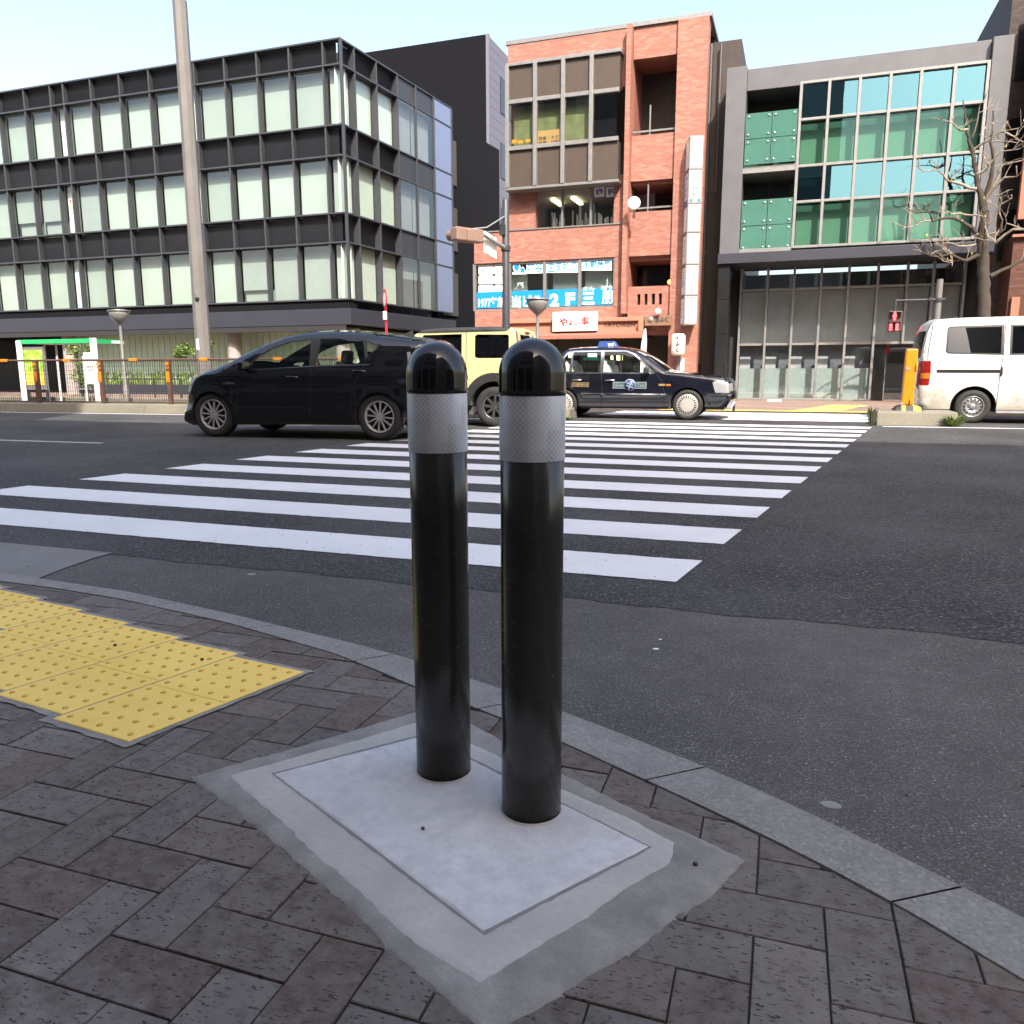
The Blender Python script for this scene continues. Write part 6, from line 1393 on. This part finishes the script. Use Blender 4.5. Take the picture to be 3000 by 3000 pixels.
g = MB(); g.box(hx-w2, QY-.12, hz0, hx+w2+.05, QY+.1, hz1); build('housing', g, MAT['housing'], ps, bevel=.02)
for z0, z1 in ((hm+.02, hz1-.02), (hz0+.02, hm-.02)):
    g = MB(); g.add([(hx-w2-.01,QY-.121,z1),(hx+w2+.0,QY-.121,z1),(hx+w2+.0,QY-.26,z1-.01),(hx-w2-.01,QY-.26,z1-.01),(hx-w2-.01,QY-.121,z0+.05),(hx+w2,QY-.121,z0+.05)], [(0,1,2,3),(0,3,4),(1,5,2)]); build('visor', g, MAT['housing'], ps, recalc=False)
zc_ = (hm+hz1)/2; s_ = (hz1-hm)*.42; yq = QY-.126
g = MB(); g.lathe([(.0001,0),(s_*.30,0)], (hx, yq, zc_+s_*.62), 'y', 14, smooth=False); g.add([(hx+a*s_*1.1, yq, zc_+b*s_) for a, b in ((-.36,.38),(.36,.38),(.42,-.2),(.25,-.25),(.26,-.95),(-.26,-.95),(-.25,-.25),(-.42,-.2))], [tuple(range(8))]); build('red_man', g, MAT['signal_red'], ps, recalc=False)
zc_ = (hm+hz0)/2; g = MB()
for dx in (-.065, .065): g.lathe([(.0001,0),(.035,0)], (hx+dx, yq, zc_+.03), 'y', 12, smooth=False); g.box(hx+dx-.03, yq-.001, zc_-.09, hx+dx+.03, yq+.001, zc_+.02)
build('wait_bar', g, MAT['signal_red'], ps, recalc=False)
# orange marker post on striped base
OY = 15.95; ox0, _ = at(2648, 1100, OY); ox1, _ = at(2683, 1100, OY); oz1 = zat(2668, 1022, OY); ob0 = .235
mp = thing('marker_post', 'orange slab shaped delineator post leaning on its black and yellow base', 'marker post', ((ox0+ox1)/2, OY, ob0))
tl = .06; g = MB(); v = []
for z, d in ((ob0+.10, -.01), (oz1, .0)):
    for x, y in ((ox0,OY-.08),(ox1,OY-.08),(ox1,OY+.10),(ox0,OY+.10)): v.append((x+d, y, z))
g.add(v, [(3,2,1,0),(4,5,6,7),(0,1,5,4),(1,2,6,5),(2,3,7,6),(3,0,4,7)]); build('slab_post', g, MAT['orange_plastic'], mp, bevel=.025)
for zz_ in (oz1-.32, oz1-1.05+.12): g = MB(); g.lathe([(.0001,.0),(.09,-.01),(.12,-.04)], (ox1+.02+ (.0 if zz_ > .8 else -.05), OY, zz_), 'x', 14); build('reflector', g, MAT['orange_plastic'], mp); g = MB(); q = ox0 + (.02 if zz_ > .8 else -.03); g.box(q, OY-.09, zz_-.05, q+.05, OY-.082, zz_+.0); build('bolt_plate', g, MAT['grey_metal'], mp)
bx0 = xat(2615, 1198, OY); bx1 = xat(2705, 1198, OY); g = MB(); k = 8
for i in range(k):
    a, b = bx0+(bx1-bx0)*i/k, bx0+(bx1-bx0)*(i+1)/k; h0 = .235 + .0; mi = 1 if i in (2, 5, 6) else 0
    hA = .10*math.sin(min(1, (i+.25)/2)*math.pi/2)*min(1, (k-i)/2); hB = .10*math.sin(min(1, (i+1.25)/2)*math.pi/2)*min(1, (k-i-1)/2 + .15)
    g.add([(a,OY-.28,h0),(b,OY-.28,h0),(b,OY+.28,h0),(a,OY+.28,h0),(a,OY-.2,h0+hA),(b,OY-.2,h0+hB),(b,OY+.2,h0+hB),(a,OY+.2,h0+hA)], [(3,2,1,0),(4,5,6,7),(0,1,5,4),(1,2,6,5),(2,3,7,6),(3,0,4,7)], mi)
build('striped_base', g, [MAT['hazard_black'], MAT['hazard_yellow']], mp)
# thin black post of the far kerb fence
KX, _ = at(2151, 1170, 19.3); kp = thing('thin_post', 'thin black steel post in front of the taxi bumper', 'post', (KX, 19.3, .012)); kz = zat(2151, 1138, 19.3)
build('post', MB().tube([(KX,19.3,.012),(KX,19.3,kz)], .03, 8), MAT['inner_dark'], kp); build('rail', MB().bar((KX-1.6,19.3,kz-.12),(KX,19.3,kz-.12),.02,.02).bar((KX-1.6,19.3,.2),(KX,19.3,.2),.02,.02), MAT['inner_dark'], kp)

# ------------------------------------------------------------------ plants
def leaves(mb, c, R, n, size, seed, mi=(0,1), flat=1.0):
    r = random.Random(seed)
    for _ in range(n):
        while True:
            d = Vector((r.uniform(-1,1), r.uniform(-1,1), r.uniform(-1,1)))
            if d.length < 1: break
        p = Vector(c) + Vector((d.x*R[0], d.y*R[1], d.z*R[2])); a = Vector((r.gauss(0,1), r.gauss(0,1), r.gauss(0,.7))).normalized(); b = a.cross(Vector((r.gauss(0,1), r.gauss(0,1), r.gauss(0,1)))).normalized(); s = size*r.uniform(.6, 1.3)
        mb.add([p-a*s, p+b*s*.45, p+a*s, p-b*s*.45], [(0,1,2,3)], r.choice(mi))
def shrub(name, label, x, y, clumps, stems, size=.05, n=160, mats=('leaf_green','leaf_bright')):
    t = thing(name, label, 'shrub', (x, y, .012)); g = MB()
    for i, (dx, dz, R) in enumerate(clumps): leaves(g, (x+dx, y+.05*(i % 3), dz), (R, R*.9, R*.8), n, size, hash(label) % 1000 + i)
    build('foliage', g, [MAT[m] for m in mats], t, recalc=False); g = MB()
    for pts in stems: g.tube([(x+a, y+.02*k, z) for k, (a, z) in enumerate(pts)], [.025-.004*k for k in range(len(pts))], 6)
    build('stem', g, MAT['bark'], t)
random.seed(1)
SYh = 21.5; sxh, _ = at(572, 1040, SYh); z1 = zat(572, 1030, SYh)
shrub('clipped_shrub', 'small leafy street shrub growing either side of the utility pole', sxh, SYh, [(-.55,z1,.28),(-.35,z1+.08,.24),(-.75,z1-.1,.2),(.42,z1+.02,.26),(.55,z1+.22,.16),(.1,z1-.1,.25)], [[(-.1,0),(-.2,.7),(-.45,z1)],[(.1,0),(.25,.7),(.45,z1)]], .055, 170)
sxh, _ = at(225, 1060, 22.6); 
shrub('clipped_shrub', 'leafy shrub seen through the bus shelter in front of a column', sxh, 22.6, [(-.2,1.75,.3),(.35,1.8,.32),(.1,1.3,.35),(.4,1.2,.3),(-.05,.8,.35),(.3,.6,.35)], [[(0,0),(.05,.7),(-.15,1.7)],[(.1,0),(.25,.8),(.4,1.8)]], .055, 120)
pl = MB(); r = random.Random(8)
for i in range(900):
    x = r.uniform(-30.5, -16.2); y = r.uniform(26.93, 27.26); h = r.uniform(.15, .55); dx = r.uniform(-.12, .12); w_ = r.uniform(.012, .03)
    pl.add([(x-w_, y, .42), (x+w_, y, .42), (x+dx+w_*.2, y+r.uniform(-.1,.1), .42+h), (x+dx-w_*.5, y, .42+h*.95)], [(0,1,2,3)], r.choice((0,1,2)))
tag(build('planter_grass', pl, [MAT['leaf_bright'], MAT['leaf_pale'], MAT['leaf_green']], recalc=False), 'pale green grassy plants in the planter along the office front', 'planting', kind='stuff')
def weed(label, x, y, z, n, L, seed, spread=.10, mats=('leaf_bright','leaf_green')):
    r = random.Random(seed); g = MB()
    for _ in range(n):
        a = r.uniform(0, 2*math.pi); h = L*r.uniform(.4, 1); rr = spread*r.uniform(.3, 1); p = Vector((x+math.cos(a)*rr*.3, y+math.sin(a)*rr*.3, z)); q = p + Vector((math.cos(a)*rr, math.sin(a)*rr, h)); m = (p+q)/2 + Vector((0,0,h*.2)); s = Vector((-math.sin(a), math.cos(a), 0))*r.uniform(.008, .02)
        g.add([p, m+s, q, m-s], [(0,1,2,3)], r.choice((0,1)))
    t = thing('weed', label, 'weed', (x, y, z)); build('leaf_tuft', g, [MAT[m] for m in mats], t, recalc=False)
wx, wy = G(2792, 1250); weed('bright green weed growing at the right end of the kerb block', wx, wy-.05, 0, 130, .22, 1, .22)
wx, wy = G(2553, 1250); weed('thin wispy weed at the left end of the kerb block', wx, wy+.1, 0, 40, .38, 2, .10, ('leaf_green','bark'))
wx, wy = G(1668, 1231); weed('tiny weed at the median kerb end under the taxi', wx, wy-.02, 0, 30, .07, 3, .10)

# ------------------------------------------------------------------ bare street tree
TY = 24.3
def z7(x, y): return (2650 + x*.3054, 370 + y*.3054)
def tp(x, y, dy=0.0): X, Z = at(*z7(x, y), TY+dy); return Vector((X, TY+dy, Z))
bx_, _ = at(2882, 1186, TY)
bt = thing('bare_tree', 'bare knobbly street tree with pollarded crooked branches', 'tree', (bx_, TY, .012))
rt_ = random.Random(17)
def wob(P, k):
    out = [P[0]]
    for a, b in zip(P, P[1:]):
        n = max(1, int((b-a).length/.14))
        for i in range(1, n+1):
            q = a.lerp(b, i/n)
            if i < n: q = q + Vector((rt_.uniform(-k,k), rt_.uniform(-k,k), rt_.uniform(-k,k)))
            out.append(q)
    return out
g = MB(); trunk = [Vector((bx_, TY, 0)), tp(765,1830), tp(758,1450), tp(752,1230), tp(738,1040), tp(768,900), tp(752,720), tp(700,560), tp(662,300), tp(640,200), tp(600,60), tp(590,-60), tp(560,-250)]
rad = [.195,.15,.14,.14,.12,.10,.095,.06,.05,.044,.037,.028,.011]; T2 = []; R2 = []
for i in range(len(trunk)-1):
    for k in range(6):
        t = k/6; T2.append(trunk[i].lerp(trunk[i+1], t) + Vector((rt_.uniform(-.012,.012), rt_.uniform(-.012,.012), 0))); R2.append((rad[i]*(1-t)+rad[i+1]*t)*rt_.uniform(.93, 1.08))
T2.append(trunk[-1]); R2.append(rad[-1]); g.tube(T2, R2, 14); build('trunk', g, MAT['bark'], bt)
BR = [([(770,720),(812,560),(832,480),(850,300),(822,150),(842,20),(850,-150)], .085,.02,-.3), ([(770,720),(830,620),(890,560),(960,490),(1080,482),(1072,380)], .06,.02,-.5), ([(695,600),(620,592),(500,542),(400,512),(370,460),(300,412),(260,425),(180,432),(130,390)], .06,.018,-.7),
      ([(690,1030),(640,970),(540,908),(470,880),(400,880),(330,890),(268,910),(240,822),(130,832),(20,790)], .07,.014,-.8), ([(330,890),(190,905),(90,950),(-20,985)], .03,.01,-.9), ([(805,940),(870,872),(900,780),(932,745),(1030,690),(1025,660)], .05,.018,-.4), ([(932,745),(920,690),(850,650)], .025,.01,-.45),
      ([(775,1220),(690,1242),(590,1290),(555,1282),(470,1240),(440,1225),(300,1252),(200,1222),(140,1198)], .07,.016,-.7), ([(820,1440),(930,1382),(1030,1342),(1180,1262),(1320,1200)], .07,.03,.2), ([(870,1120),(960,1042),(1040,990),(1160,990),(1300,960)], .05,.02,-.3),
      ([(640,1035),(800,1035),(900,1022),(960,988),(978,930),(1080,962),(1150,990)], .04,.018,-.5), ([(662,470),(760,432),(850,320),(920,240),(1000,232),(1095,220)], .05,.016,-.4), ([(832,620),(880,520),(920,400),(970,350),(1120,330)], .05,.018,-.2), ([(660,230),(740,170),(810,130),(930,50),(1095,18)], .045,.015,-.4),
      ([(605,30),(540,40),(470,-25),(380,-60)], .04,.014,-.5), ([(642,110),(670,50),(700,-60),(720,-200)], .035,.012,-.3), ([(860,1040),(930,1010),(940,900),(905,830)], .04,.018,-.6), ([(590,850),(740,862)], .03,.02,-.3), ([(590,850),(530,835),(440,845),(430,820),(330,820)], .03,.012,-.5), ([(760,900),(800,1060),(870,1110)], .03,.018,-.5), ([(925,50),(1040,95),(1140,150)], .03,.012,-.3), ([(835,150),(960,150),(1090,160)], .025,.012,-.3), ([(470,1240),(400,1180),(350,1150),(330,1110)], .03,.008,-.7), ([(440,1225),(455,1340)], .02,.008,-.8), ([(300,1252),(260,1150)], .02,.007,-.7), ([(690,1130),(560,1150),(480,1130),(380,1120)], .035,.012,-.5)]
tw = MB()
for P, r0, r1, dep in BR:
    pts = [tp(x, y, dep*i/max(1, len(P)-1)) for i, (x, y) in enumerate(P)]; W_ = wob(pts, .022); n = len(W_)
    mb = MB(); mb.tube(W_, [(r0 + (r1-r0)*min(1, i/max(1, n-1)*1.15))*.78*rt_.uniform(.9, 1.15) for i in range(n)], 8); build('branch', mb, MAT['bark' if r0 >= .062 else 'twig'], bt)
    for i in range(2, n):
        if rt_.random() < .75:
            d = Vector((rt_.uniform(-1,1), rt_.uniform(-.8,.3), rt_.uniform(-.2,1))).normalized(); L = rt_.uniform(.08, .42); q = W_[i]; m_ = q + d*L*.5 + Vector((0,0,rt_.uniform(-.03,.06))); e_ = q + d*L + Vector((0,0,L*.25)); tw.tube([q, m_, e_], [.010,.007,.004], 5)
            for _ in range(rt_.choice((1, 2, 3))):
                d2 = (d + Vector((rt_.uniform(-.8,.8), rt_.uniform(-.5,.5), rt_.uniform(0,.9)))).normalized(); f_ = m_ + d2*rt_.uniform(.12, .42); tw.tube([m_, (m_+f_)/2 + Vector((0,0,.02)), f_], [.007,.006,.004], 4)
            if rt_.random() < .25: tw.tube([e_, e_ + Vector((rt_.uniform(-.01,.01), 0, .05))], [.014,.006], 5, 1)
build('twig', tw, [MAT['twig'], MAT['bud']], bt)
